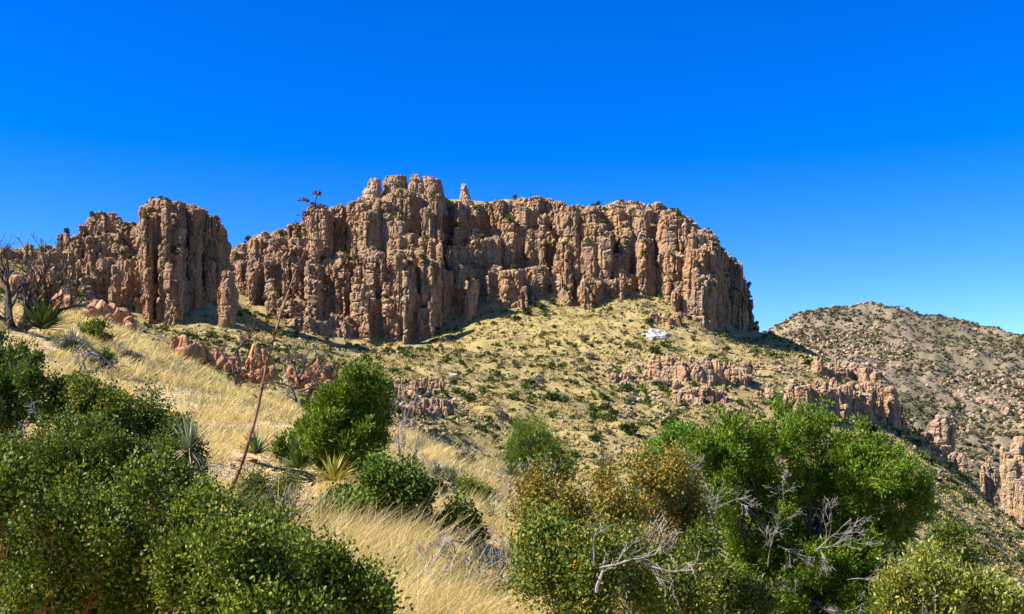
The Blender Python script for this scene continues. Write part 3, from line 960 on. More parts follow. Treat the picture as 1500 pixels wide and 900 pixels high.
def clumped(lobes, rng, k=14, ratio=(0.24, 0.44), stretch=1.1):
    """break big crown lobes into many separate clumps near their surface"""
    out = []
    for i, (c, r) in enumerate(lobes):
        d = unit(rng.normal(size=(k, 3)) + np.array([0, -0.25, 0.15]))
        for j in range(k):
            p = c + d[j] * r * rng.uniform(0.45, 1.12)
            if any(m != i and (((p - c2) / r2) ** 2).sum() < 0.25 for m, (c2, r2) in enumerate(lobes)):
                continue
            a = r.mean() * rng.uniform(*ratio)
            out.append((p, np.array([a, a, a * stretch * rng.uniform(0.85, 1.25)])))
    return out

def shell_points(lobes, n, rng, inner=0.55, noise_f=2.0, cut=0.36, seed=0):
    """points in the outer layer of a crown made of lobes, with gaps; returns points and outward directions"""
    vol = np.array([(r[0] * r[1] * r[2]) ** 0.67 for _, r in lobes])
    pick = rng.choice(len(lobes), int(n * 1.7), p=vol / vol.sum())
    C = np.array([c for c, _ in lobes])[pick]; Rr = np.array([r for _, r in lobes])[pick]
    d = unit(rng.normal(size=(len(pick), 3)))
    q = d * rng.uniform(inner ** 2, 1.0, len(pick))[:, None] ** 0.5
    p = C + q * Rr * (0.78 + 0.42 * fbm((C + d * Rr) * noise_f * 1.2, 2, seed + 5))[:, None]
    keep = fbm(p * noise_f, 3, seed) > cut
    p, d, Rr = p[keep][:n], d[keep][:n], Rr[keep][:n]
    return p, unit(d / Rr)

def woody(g, base, tips, rng, r0, trunk_h=0.35, sides=5, n_main=7, spread=0.08, trunk_dir=(0, 0, 1)):
    """a trunk (or a bunch of stems), limbs to groups of tips, twigs to each tip"""
    base = np.asarray(base, float)
    top = tips.mean(0)
    hub = base + np.asarray(trunk_dir) * trunk_h
    if trunk_h > 0.05:
        pts = wobble(bez(base - np.array([0, 0, 0.15]), (base + hub) / 2, hub, 7), rng, 0.06 * trunk_h + 0.01)
        tube(g, pts, np.linspace(r0 * 1.25, r0 * 0.85, 7), 7)
        hub = pts[-1]
    # limbs: k-means style groups
    n_main = min(n_main, len(tips))
    cen = tips[rng.choice(len(tips), n_main, replace=False)]
    for _ in range(4):
        a = np.argmin(((tips[:, None] - cen[None]) ** 2).sum(-1), 1)
        cen = np.array([tips[a == k].mean(0) if (a == k).any() else cen[k] for k in range(n_main)])
    for k in range(n_main):
        sub = tips[a == k]
        if not len(sub):
            continue
        s = hub + rng.normal(0, spread * r0, 3) * np.array([1, 1, 0.3])
        mid = (s * 0.45 + cen[k] * 0.55) + np.array([0, 0, 0.12 * np.linalg.norm(cen[k] - s)]) * rng.uniform(-0.6, 1.0)
        limb = wobble(bez(s, mid, cen[k], 9), rng, 0.10 * np.linalg.norm(cen[k] - s))
        tube(g, limb, np.linspace(r0 * 0.6, r0 * 0.16, 9), sides)
        for tpt in sub:
            st = limb[int(rng.integers(3, 9))]
            L = np.linalg.norm(tpt - st)
            tw = wobble(bez(st, (st + tpt) / 2 + rng.normal(0, 0.12 * L, 3), tpt, 5), rng, 0.08 * L)
            tube(g, tw, np.linspace(r0 * 0.17, r0 * 0.05, 5), 4)

def leafy(name, label, cat, base, lobes, n_cl, per, L, W, leaf_m, wood_m, seed, spread=0.07, up=0.5, out=0.7, rnd=0.6, oval=False, stem_r=0.02, trunk_h=0.05, n_tip=70, n_main=8,
          inner=0.5, cut=0.36, noise_f=2.0, wood='branches', crown='foliage', group=None, sub=11, ratio=(0.20, 0.40), stretch=1.1, radial=None, wild=0.13):
    """a bush or tree: woody part and foliage part under one Empty at its foot"""
    rng = R(seed)
    root = thing(name, label, cat, base, group)
    if sub:
        lobes = clumped(lobes, rng, sub, ratio, stretch)
    p, d = shell_points(lobes, n_cl, rng, inner, noise_f, cut, seed)
    if wild and len(p) > 40:
        w = rng.choice(len(p), int(len(p) * wild), replace=False)
        size = np.mean([r.mean() for _, r in lobes])
        p[w] += (d[w] * 0.7 + np.array([0, 0, 0.6])) * (size * rng.uniform(0.2, 1.25, len(w)))[:, None]
    g = Geo()
    tips = p[rng.choice(len(p), min(n_tip, len(p)), replace=False)]
    woody(g, base, tips, rng, stem_r, trunk_h, n_main=n_main)
    obj(wood, g.mesh(wood, base), wood_m, root)
    g = Geo()
    m = len(p) * per
    pp = np.repeat(p, per, 0); dd = np.repeat(d, per, 0)
    axis = unit(dd * out + np.array([0, 0, up]) + np.repeat(rng.normal(0, 0.35, (len(p), 3)), per, 0))
    along = rng.uniform(-1, 1, m)
    pp = pp + axis * (along * spread * 1.4)[:, None] + rng.normal(0, radial or spread * 0.45, (m, 3))
    ld = axis * (1 - 0.0) + rng.normal(0, rnd, (m, 3))
    leaves(g, pp, ld, L * rng.uniform(0.6, 1.25, m), W * rng.uniform(0.7, 1.25, m), rng, oval)
    obj(crown, g.mesh(crown, base), leaf_m, root)
    return root

def grow(out, p, d, L, r, lev, rng, spec):
    """bare branches: a polyline that wanders, with side branches"""
    n = spec.get('seg', 7)
    pts = [np.array(p, float)]
    d = unit(np.asarray(d, float))
    for k in range(n):
        d = unit(d + rng.normal(0, spec.get('wander', 0.22), 3) + np.array([0, 0, spec.get('rise', 0.05)]))
        pts.append(pts[-1] + d * L / n)
    pts = np.array(pts)
    out.append((pts, np.linspace(r, r * (0.42 if lev < spec['levels'] else 0.25), n + 1), lev))
    if lev >= spec['levels']:
        return
    nk = spec['kids'][min(lev, len(spec['kids']) - 1)]
    for k in range(nk):
        t = rng.uniform(spec.get('t0', 0.25), 1.0)
        i = min(int(t * n), n - 1)
        q = pts[i] + (pts[i + 1] - pts[i]) * (t * n - i)
        dirn = unit(pts[min(i + 1, n)] - pts[i])
        side = unit(np.cross(dirn, rng.normal(size=3)))
        ang = rng.uniform(*spec.get('ang', (0.5, 1.1)))
        nd = dirn * math.cos(ang) + side * math.sin(ang)
        grow(out, q, nd, L * rng.uniform(0.4, 0.72) * (1.15 - 0.4 * t), r * (1 - 0.55 * t) * 0.6, lev + 1, rng, spec)

def bare_tree(name, label, cat, base, starts, mat, seed, spec, wood='branches', minr=0.0, group=None, parent=None, tip_mat=None):
    """starts: list of (offset, direction, length, radius); thick wood and fine twigs are two parts"""
    rng = R(seed)
    root = thing(name, label, cat, base, group) if parent is None else parent
    o = np.zeros(3) if parent is None else np.array(parent.location)
    gt, gb = Geo(), Geo()
    for off, d, L, r in starts:
        out = []
        grow(out, np.asarray(base) + np.asarray(off), d, L, r, 0, rng, spec)
        for pts, rad, lev in out:
            rad = np.maximum(rad, minr)
            tube(gt if (lev == 0 and parent is None) else gb, pts, rad, 7 if lev == 0 else 4)
    org = np.array(root.location)
    if parent is None:
        obj('trunk', gt.mesh('trunk', org), mat, root)
        if gb.n: obj(wood, gb.mesh(wood, org), tip_mat or mat, root)
    else:
        return obj(wood, gb.mesh(wood, org), mat, root)
    return root

def rosette(name, label, cat, c, R_, n, W, mat, seed, droop=0.22, elev=(0.1, 1.45), trunk=0.0, group=None, dead=None, lean=(0, 0, 0)):
    """sotol or yucca: stiff pointed blades from one heart"""
    rng = R(seed)
    g = Geo()
    def blades(n, el0, el1, g, rr, dr, w):
        az = rng.uniform(0, 2 * math.pi, n); el = rng.uniform(el0, el1, n)
        d = np.stack([np.cos(az) * np.cos(el), np.sin(az) * np.cos(el), np.sin(el)], 1) + np.asarray(lean)
        d = unit(d)
        L = rr * rng.uniform(0.75, 1.12, n)
        side = unit(np.cross(d, np.array([0, 0, 1.0]) + rng.normal(0, 0.1, (n, 3))))
        t = np.array([0, 0.3, 0.65, 1.0]); wd = np.array([0.8, 1.0, 0.7, 0.04])
        pts = np.asarray(c) + np.array([0, 0, trunk]) + d[:, None] * (L[:, None] * t[None])[..., None]
        pts[..., 2] -= (dr * L * rng.uniform(0.3, 1.2, n))[:, None] * (t ** 2)[None]
        l = pts + side[:, None] * (wd * w / 2)[None, :, None]; r = pts - side[:, None] * (wd * w / 2)[None, :, None]
        V = np.concatenate([l, r], 1).reshape(-1, 3)
        k = np.arange(n)[:, None] * 8
        g.add(V, np.concatenate([k + np.array([[i, i + 1, i + 5, i + 4]]) for i in range(3)]))
    blades(n, elev[0], elev[1], g, R_, droop, W)
    if dead is None:
        o = obj(name, g.mesh(name, c), mat, None, c)
        return tag(o, label, cat, group)
    root = thing(name, label, cat, c, group)
    obj('blades', g.mesh('blades', c), mat, root)
    g = Geo()
    blades(n // 2, -0.5, 0.25, g, R_ * 0.85, 0.5, W * 0.8)
    obj('dead_blades', g.mesh('dead_blades', c), dead, root)
    return root

M['manzanita'] = leaf_mat('manzanita_leaf', [(0.0, (0.028, 0.05, 0.004)), (0.45, (0.078, 0.12, 0.007)), (0.8, (0.155, 0.205, 0.016)), (0.95, (0.30, 0.33, 0.06)), (1.0, (0.30, 0.17, 0.035))], 0.5, 0.33, 0.22)
M['dark_leaf'] = leaf_mat('dark_leaf', [(0.0, (0.03, 0.05, 0.005)), (0.5, (0.07, 0.105, 0.008)), (0.9, (0.14, 0.185, 0.016)), (1.0, (0.18, 0.16, 0.03))], 0.5, 0.3, 0.22)
M['oak_leaf'] = leaf_mat('oak_leaf', [(0.0, (0.025, 0.055, 0.005)), (0.5, (0.07, 0.12, 0.008)), (0.9, (0.14, 0.20, 0.018)), (1.0, (0.2, 0.24, 0.05))], 0.5, 0.3, 0.22)
M['autumn_leaf'] = leaf_mat('autumn_leaf', [(0.0, (0.08, 0.11, 0.010)), (0.35, (0.15, 0.17, 0.016)), (0.55, (0.22, 0.17, 0.022)), (0.78, (0.29, 0.18, 0.025)), (0.93, (0.33, 0.13, 0.02)), (1.0, (0.38, 0.25, 0.04))], 0.5, 0.28, 0.3)
M['turning_leaf'] = leaf_mat('turning_leaf', [(0.0, (0.06, 0.10, 0.014)), (0.45, (0.11, 0.16, 0.02)), (0.8, (0.18, 0.20, 0.03)), (0.94, (0.30, 0.22, 0.03)), (1.0, (0.35, 0.19, 0.03))], 0.55, 0.3, 0.15)
M['yellow_leaf'] = leaf_mat('yellow_green_leaf', [(0.0, (0.09, 0.12, 0.012)), (0.5, (0.17, 0.20, 0.02)), (0.85, (0.27, 0.27, 0.035)), (1.0, (0.34, 0.22, 0.03))], 0.42, 0.28, 0.4)
M['juniper'] = leaf_mat('juniper_spray', [(0.0, (0.032, 0.075, 0.004)), (0.5, (0.08, 0.145, 0.006)), (0.9, (0.165, 0.24, 0.010)), (1.0, (0.25, 0.27, 0.025))], 0.6, 0.25, 0.2)
M['juniper_dark'] = leaf_mat('dark_juniper_spray', [(0.0, (0.03, 0.06, 0.006)), (0.6, (0.06, 0.105, 0.009)), (1.0, (0.13, 0.17, 0.02))], 0.6, 0.22, 0.2)
M['juniper_blue'] = leaf_mat('blue_juniper_spray', [(0.0, (0.05, 0.12, 0.010)), (0.6, (0.09, 0.18, 0.014)), (1.0, (0.16, 0.24, 0.03))], 0.6, 0.22, 0.2)
M['juniper_olive'] = leaf_mat('olive_juniper_spray', [(0.0, (0.045, 0.085, 0.005)), (0.6, (0.10, 0.16, 0.008)), (1.0, (0.21, 0.26, 0.022))], 0.6, 0.22, 0.2)
M['scrub_a'] = leaf_mat('scrub_dark_green', [(0.0, (0.028, 0.045, 0.010)), (0.6, (0.05, 0.075, 0.016)), (1.0, (0.10, 0.12, 0.03))], 0.7, 0.15, 0.15)
M['scrub_b'] = leaf_mat('scrub_olive', [(0.0, (0.06, 0.07, 0.02)), (0.6, (0.10, 0.11, 0.03)), (1.0, (0.15, 0.14, 0.05))], 0.7, 0.15, 0.15)
M['scrub_c'] = leaf_mat('scrub_green', [(0.0, (0.05, 0.085, 0.012)), (0.6, (0.08, 0.13, 0.018)), (1.0, (0.12, 0.16, 0.03))], 0.7, 0.15, 0.15)
M['scrub_grey'] = leaf_mat('scrub_grey', [(0.0, (0.13, 0.12, 0.08)), (0.6, (0.19, 0.17, 0.11)), (1.0, (0.26, 0.22, 0.15))], 0.8, 0.1, 0.15)
M['far_dark'] = leaf_mat('far_scrub_dark', [(0.0, (0.06, 0.066, 0.035)), (0.6, (0.08, 0.085, 0.045)), (1.0, (0.11, 0.105, 0.055))], 0.8, 0.1, 0.1)  # far scrub lightened so its colour carries the low contrast of haze
M['far_brown'] = leaf_mat('far_scrub_brown', [(0.0, (0.09, 0.08, 0.04)), (0.6, (0.13, 0.11, 0.055)), (1.0, (0.17, 0.14, 0.07))], 0.8, 0.1, 0.1)  # paler too, the softening of distant haze put into the colour
M['grass_grey'] = leaf_mat('grey_green_grass', [(0.0, (0.20, 0.18, 0.08)), (0.6, (0.33, 0.29, 0.15)), (1.0, (0.46, 0.40, 0.22))], 0.65, 0.3, 0.15)
M['sotol'] = leaf_mat('sotol_blade', [(0.0, (0.045, 0.08, 0.015)), (0.6, (0.085, 0.135, 0.03)), (1.0, (0.20, 0.25, 0.08))], 0.45, 0.1, 0.4)
M['sotol_dark'] = leaf_mat('dark_blade', [(0.0, (0.04, 0.06, 0.02)), (0.6, (0.07, 0.10, 0.03)), (1.0, (0.14, 0.16, 0.06))], 0.5, 0.1, 0.35)
M['sotol_grey'] = leaf_mat('grey_green_blade', [(0.0, (0.13, 0.15, 0.09)), (0.6, (0.20, 0.23, 0.13)), (1.0, (0.30, 0.31, 0.18))], 0.55, 0.1, 0.3)
M['sotol_yellow'] = leaf_mat('yellow_blade', [(0.0, (0.20, 0.20, 0.03)), (0.6, (0.34, 0.30, 0.05)), (1.0, (0.48, 0.40, 0.10))], 0.5, 0.15, 0.3)
M['dry_blade'] = leaf_mat('dry_blade', [(0.0, (0.18, 0.14, 0.09)), (0.6, (0.30, 0.24, 0.16)), (1.0, (0.42, 0.36, 0.26))], 0.7, 0.1, 0.2)
M['grass'] = leaf_mat('golden_grass', [(0.0, (0.44, 0.32, 0.13)), (0.3, (0.63, 0.48, 0.22)), (0.75, (0.75, 0.60, 0.30)), (1.0, (0.82, 0.71, 0.43))], 0.6, 0.48, 0.15)
M['slope_grass'] = leaf_mat('slope_grass', [(0.0, (0.21, 0.165, 0.055)), (0.5, (0.34, 0.26, 0.09)), (1.0, (0.44, 0.34, 0.13))], 0.7, 0.2, 0.15)
M['bark_red'] = bark_mat('red_bark', (0.16, 0.045, 0.03), (0.24, 0.09, 0.06))
M['bark_dark'] = bark_mat('dark_bark', (0.06, 0.045, 0.035), (0.13, 0.10, 0.08))
M['bark_grey'] = bark_mat('grey_bark', (0.20, 0.17, 0.14), (0.36, 0.32, 0.28))
M['scorched'] = bark_mat('scorched_bark', (0.035, 0.028, 0.024), (0.12, 0.095, 0.08), 6)
M['weathered'] = bark_mat('weathered_wood', (0.12, 0.105, 0.09), (0.29, 0.265, 0.24))
M['silver'] = bark_mat('silver_wood', (0.12, 0.105, 0.09), (0.25, 0.23, 0.205))
M['stalk'] = bark_mat('stalk_skin', (0.11, 0.04, 0.024), (0.25, 0.14, 0.085), 9)
M['seed'] = bark_mat('dry_seed_pods', (0.05, 0.025, 0.018), (0.13, 0.065, 0.04), 30)
M['twig_brown'] = bark_mat('brown_twigs', (0.13, 0.09, 0.065), (0.24, 0.18, 0.14))
# ------------------------------------------------------------------ near plants
def big_l(lobes, k):
    return [(a, b, rx * k, ry * k) for a, b, rx, ry in lobes]
def on(px, Y):
    x = (px - 750) / F * Y
    return np.array([x, Y, float(gz(x, Y)[0])])
def at(px, py, Y0=8.0, Y1=62.0):
    """where the near ground is seen at a pixel"""
    Y = hit(px, py, Y0, Y1)
    return on(px, Y if Y else Y1)

# foreground manzanita
MZ = dict(L=0.0235, W=0.013, leaf_m=M['manzanita'], wood_m=M['bark_red'], oval=True, stem_r=0.017, spread=0.085, radial=0.02, up=0.8, out=0.45, rnd=0.6, inner=0.1, cut=0.445, noise_f=3.6, n_tip=170, n_main=9, sub=17, ratio=(0.18, 0.42))
mz = [
 ('round leafy manzanita bush filling the lower left corner of the picture', 40, 5.4, [(30, 760, 75, 60), (90, 740, 70, 45), (20, 830, 90, 70), (110, 830, 80, 70), (60, 890, 110, 60), (140, 770, 45, 40), (165, 800, 40, 40), (0, 720, 50, 40)], 3300),
 ('manzanita bush with red stems directly left of the leaning stalk', 235, 5.7, [(190, 745, 55, 45), (250, 740, 55, 45), (230, 810, 80, 60), (170, 850, 60, 60), (290, 790, 50, 50), (250, 880, 90, 50), (215, 715, 28, 25), (320, 785, 40, 34), (280, 735, 28, 22), (345, 830, 50, 40), (355, 775, 36, 28), (400, 800, 40, 32), (315, 745, 24, 22)], 4200),
 ('glossy manzanita bush with light tips in front of the foot of the leaning stalk', 385, 4.9, [(345, 818, 42, 30), (385, 842, 40, 30), (360, 875, 70, 40), (425, 872, 36, 26), (330, 895, 60, 42), (400, 910, 70, 36), (315, 790, 20, 18), (462, 900, 36, 24), (290, 845, 46, 46), (362, 798, 12, 12), (405, 820, 12, 12)], 2700),
 ('low manzanita bush at the bottom edge right of the other manzanitas', 500, 5.1, [(480, 840, 40, 30), (510, 870, 45, 35), (470, 880, 50, 40), (545, 890, 30, 18), (455, 812, 22, 18), (430, 815, 30, 25)], 1300),
]
for k, (lab, px, Y, lb, n) in enumerate(mz):
    leafy('manzanita_bush', lab, 'bush', on(px, Y), lobes3(lb, Y, 700 + k, 0.35), n, 15, seed=700 + k, **MZ)
MD = dict(MZ); MD.update(leaf_m=M['dark_leaf'], L=0.027, W=0.015)
leafy('manzanita_bush', 'darker manzanita bush behind the lower left corner bush', 'bush', on(90, 8.6), lobes3([(60, 695, 50, 40), (120, 680, 60, 40), (95, 650, 50, 30), (40, 720, 50, 40), (150, 720, 50, 45), (130, 640, 30, 18), (90, 760, 80, 50), (0, 690, 50, 50), (175, 665, 30, 22)], 8.6, 710, 0.5), 3600, 16, seed=710, **MD)
leafy('manzanita_bush', 'dark manzanita bush below the spiky plant with the grey dead skirt', 'bush', on(225, 8.2), lobes3([(185, 690, 50, 35), (240, 700, 45, 35), (275, 730, 35, 30), (210, 735, 60, 40), (170, 660, 30, 20), (300, 740, 25, 20), (150, 700, 50, 40)], 8.2, 711, 0.4), 2400, 16, seed=711, **MD)
MT = dict(MZ); MT.update(leaf_m=M['turning_leaf'], wood_m=M['bark_grey'], L=0.036, W=0.022, cut=0.445, noise_f=2.8, up=0.5, rnd=0.8, spread=0.10, radial=0.03)
leafy('turning_shrub', 'olive shrub with orange and yellow leaves beside the dark left juniper', 'shrub', on(140, 11), lobes3([(105, 590, 32, 22), (130, 610, 40, 30), (170, 600, 35, 26), (195, 620, 40, 30), (110, 640, 35, 25), (120, 575, 18, 15), (150, 640, 50, 30)], 11, 712, 0.5), 1900, 14, seed=712, **MT)
MO = dict(MT); MO.update(leaf_m=M['dark_leaf'], L=0.032, W=0.018)
leafy('olive_shrub', 'twiggy olive shrub between the turning shrub and the spiky plant', 'shrub', on(225, 11.5), lobes3([(205, 600, 28, 28), (235, 625, 35, 32), (215, 650, 45, 30), (250, 655, 30, 30), (190, 640, 30, 25)], 11.5, 713, 0.5), 1300, 13, seed=713, **MO)
leafy('olive_shrub', 'small leafy shrub hugging the left side of the grey skirted spiky plant', 'shrub', on(268, 10.6), lobes3([(262, 650, 20, 20), (275, 672, 26, 20), (255, 680, 24, 20)], 10.6, 714, 0.3), 520, 13, seed=714, **MO)

# right: autumn shrub, turning shrub, yellow-green shrub
MA = dict(MT); MA.update(leaf_m=M['autumn_leaf'], L=0.030, W=0.017, noise_f=2.4, cut=0.45, stem_r=0.02, inner=0.1)
leafy('autumn_shrub', 'tall shrub with rusty orange leaves left of the big bright juniper', 'shrub', on(905, 9.6), lobes3([(800, 715, 28, 20), (795, 745, 35, 25), (850, 760, 45, 30), (905, 735, 40, 38), (945, 700, 36, 36), (930, 672, 22, 16), (970, 720, 40, 40), (985, 690, 22, 22), (880, 790, 60, 40), (960, 780, 50, 45), (1010, 770, 30, 50), (905, 690, 22, 18)], 9.6, 720, 0.7), 3000, 13, seed=720, **MA)
MB = dict(MA); MB.update(leaf_m=M['turning_leaf'], L=0.028, W=0.016)
leafy('turning_shrub', 'green shrub with scattered orange leaves at the bottom middle in front of the rusty shrub', 'shrub', on(880, 6.6), lobes3([(800, 800, 40, 35), (850, 825, 50, 40), (910, 815, 45, 35), (960, 850, 55, 45), (820, 870, 60, 45), (890, 880, 70, 45), (790, 840, 30, 30), (1000, 880, 50, 40), (985, 815, 30, 30), (775, 880, 25, 25)], 6.8, 721, 0.5), 2300, 13, seed=721, **MB)
MY = dict(MZ); MY.update(leaf_m=M['yellow_leaf'], wood_m=M['bark_grey'], L=0.034, W=0.013, up=0.9, rnd=0.5, cut=0.45)
leafy('yellow_green_shrub', 'yellow-green shrub at the bottom right corner below the big juniper', 'shrub', on(1390, 6.6), lobes3([(1335, 860, 30, 26), (1375, 838, 34, 24), (1405, 868, 50, 36), (1340, 900, 60, 34), (1440, 868, 26, 22), (1460, 900, 36, 26), (1402, 822, 14, 14), (1312, 885, 26, 24), (1360, 826, 12, 14), (1425, 838, 14, 12)], 6.6, 722, 0.4), 1600, 14, seed=722, **MY)
leafy('dark_shrub', 'small dark green shrub peeking above the yellow-green corner shrub', 'shrub', on(1393, 10), lobes3([(1378, 800, 18, 22), (1395, 792, 15, 22), (1410, 802, 14, 16), (1393, 825, 40, 30)], 10, 723, 0.3), 600, 14, seed=723, **MD)

leafy('olive_shrub', 'dark leafy undergrowth shrub between the rusty shrub and the trunk of the big juniper', 'shrub', on(1040, 9.0), lobes3([(1025, 830, 35, 40), (1050, 870, 50, 40), (1000, 860, 40, 40), (1085, 895, 50, 30), (1035, 795, 20, 22)], 9.0, 724, 0.4), 1500, 14, seed=724, **MO)
# junipers
JU = dict(L=0.06, W=0.017, leaf_m=M['juniper'], wood_m=M['bark_dark'], spread=0.05, up=0.75, out=0.75, rnd=0.42, inner=0.5, cut=0.405, noise_f=3.4, n_tip=90, n_main=10, wood='trunk', crown='crown', sub=15, ratio=(0.19, 0.38), stretch=1.6)
big = leafy('juniper_tree', 'broad bright green juniper standing on the right with dead white branches low in its crown', 'tree', on(1190, 13.2),
      lobes3([(1060, 690, 50, 52), (1015, 705, 36, 42), (1062, 638, 20, 24), (1135, 632, 26, 34), (1098, 662, 36, 42), (1180, 636, 26, 32), (1212, 662, 36, 40), (1248, 655, 26, 36), (1290, 700, 42, 46), (1318, 725, 38, 44), (1345, 738, 18, 22),
              (1150, 715, 60, 55), (1210, 735, 60, 60), (1090, 750, 52, 45), (1270, 770, 52, 48), (1035, 660, 18, 20), (1160, 655, 24, 30), (1275, 668, 20, 26), (1020, 760, 30, 40), (1180, 850, 60, 40), (1110, 840, 50, 40), (1260, 850, 50, 40), (1310, 780, 34, 34), (1190, 890, 70, 40, -0.3), (1120, 890, 50, 40), (1270, 890, 50, 40), (1165, 835, 55, 42, -0.35), (1235, 815, 50, 40, -0.3), (1100, 800, 45, 40, -0.2), (1195, 800, 90, 60, 0.9), (1140, 800, 60, 50, 0.9)],
             13.2, 730, 0.75), 12500, 17, seed=730, stem_r=0.10, trunk_h=0.9, **JU)
JM = dict(JU); JM.update(leaf_m=M['juniper_olive'], L=0.12, W=0.034, spread=0.10, noise_f=1.6, sub=24, ratio=(0.16, 0.32), cut=0.42)
b = at(492, 706)
YJ = b[1]
leafy('juniper_tree', 'rounded green juniper on the golden slope in the middle left', 'tree', b,
      lobes3([(515, 572, 40, 26), (533, 562, 22, 18), (488, 606, 34, 26), (452, 636, 28, 14), (418, 660, 16, 9), (432, 655, 16, 9), (500, 640, 55, 34), (545, 610, 22, 36), (556, 590, 11, 22), (466, 645, 30, 16), (530, 668, 26, 22), (520, 600, 40, 34), (485, 672, 34, 18)], YJ, 731, 0.8),
      3000, 17, seed=731, stem_r=0.16, trunk_h=0.5, **JM)
b = at(783, 724)
JN = dict(JM); JN.update(leaf_m=M['juniper_olive'], L=0.11, W=0.034, spread=0.09, ratio=(0.26, 0.5))
leafy('juniper_tree', 'small juniper with an open lower left side standing in the middle behind the rusty shrub', 'tree', b,
      lobes3(big_l([(772, 636, 22, 20), (760, 650, 16, 14), (785, 664, 30, 22), (814, 686, 22, 20), (763, 684, 18, 14), (800, 700, 24, 14), (745, 672, 9, 9), (826, 694, 12, 14), (785, 690, 30, 20), (790, 675, 36, 26), (770, 700, 24, 14)], 1.12), b[1], 732, 0.6),
      3400, 17, seed=732, stem_r=0.10, trunk_h=0.4, **JN)
JB = dict(JM); JB.update(leaf_m=M['juniper_blue'], L=0.085, W=0.026, spread=0.08)
leafy('juniper_tree', 'paler blue-green juniper looking out from behind the left shoulder of the big juniper', 'tree', on(990, 19),
      lobes3([(990, 648, 24, 22), (1004, 632, 13, 11), (966, 664, 18, 14), (1000, 675, 25, 20), (958, 680, 12, 12), (985, 700, 30, 30)], 19, 733, 0.5), 1300, 16, seed=733, stem_r=0.08, trunk_h=0.6, **JB)
JD = dict(JU); JD.update(leaf_m=M['juniper_dark'], L=0.055, W=0.017, spread=0.045)
leftj = leafy('juniper_tree', 'dark juniper cut off by the left picture edge', 'tree', on(0, 10.5),
      lobes3([(18, 525, 24, 22), (0, 505, 12, 22), (28, 552, 28, 24), (50, 530, 11, 12), (10, 590, 34, 36), (48, 575, 18, 26), (60, 605, 14, 16), (-30, 560, 40, 50), (-40, 640, 60, 60), (20, 640, 34, 28), (-80, 600, 50, 60)], 10.5, 734, 0.5), 2300, 16, seed=734, stem_r=0.08, trunk_h=0.5, **JD)

# oaks in the middle
OK_ = dict(L=0.05, W=0.028, leaf_m=M['oak_leaf'], wood_m=M['bark_grey'], oval=True, stem_r=0.035, spread=0.10, up=0.35, out=0.6, rnd=0.9, inner=0.2, cut=0.42, noise_f=2.2, n_tip=80, n_main=8)
b = at(570, 800)
leafy('oak_shrub', 'dense dark green shrub oak just below the rounded juniper', 'shrub', b, lobes3(big_l([(560, 722, 34, 28), (590, 738, 26, 32), (535, 748, 40, 26), (575, 768, 38, 30), (500, 757, 30, 22), (562, 692, 14, 18), (520, 765, 40, 22), (600, 715, 14, 18), (482, 770, 14, 12)], 1.42), b[1], 740, 0.5), 3200, 13, seed=740, **OK_)
OK2 = dict(OK_); OK2.update(leaf_m=M['dark_leaf'])
b = at(650, 815)
leafy('oak_shrub', 'olive shrub oak right beside the dense dark oak', 'shrub', b, lobes3(big_l([(640, 762, 34, 24), (668, 778, 20, 24), (622, 785, 34, 26), (650, 795, 28, 16), (640, 745, 16, 12), (604, 790, 16, 16)], 1.3), b[1], 741, 0.4), 1700, 13, seed=741, **OK2)
b = at(697, 760)
OK3 = dict(OK_); OK3.update(leaf_m=M['juniper_olive'], wood_m=M['bark_grey'], n_tip=26, n_main=5, L=0.06, W=0.02, oval=False, stem_r=0.05)
leafy('stunted_tree', 'stunted little tree with two tufts of green on a bare crooked trunk in golden grass', 'tree', b, lobes3([(684, 716, 12, 10), (705, 726, 18, 11), (694, 726, 12, 8), (712, 734, 12, 7)], b[1], 742, 0.2), 420, 14, seed=742, trunk_h=0.35, **{k: v for k, v in OK3.items()})
b = at(398, 752)
leafy('thorn_shrub', 'brownish green shrub behind the tangle of pale dead twigs', 'shrub', b, lobes3(big_l([(385, 720, 30, 14), (412, 728, 30, 16), (380, 735, 26, 14), (425, 712, 14, 8)], 1.3), b[1], 743, 0.4), 1000, 10, seed=743, **dict(OK2, L=0.035, W=0.016, stem_r=0.025))
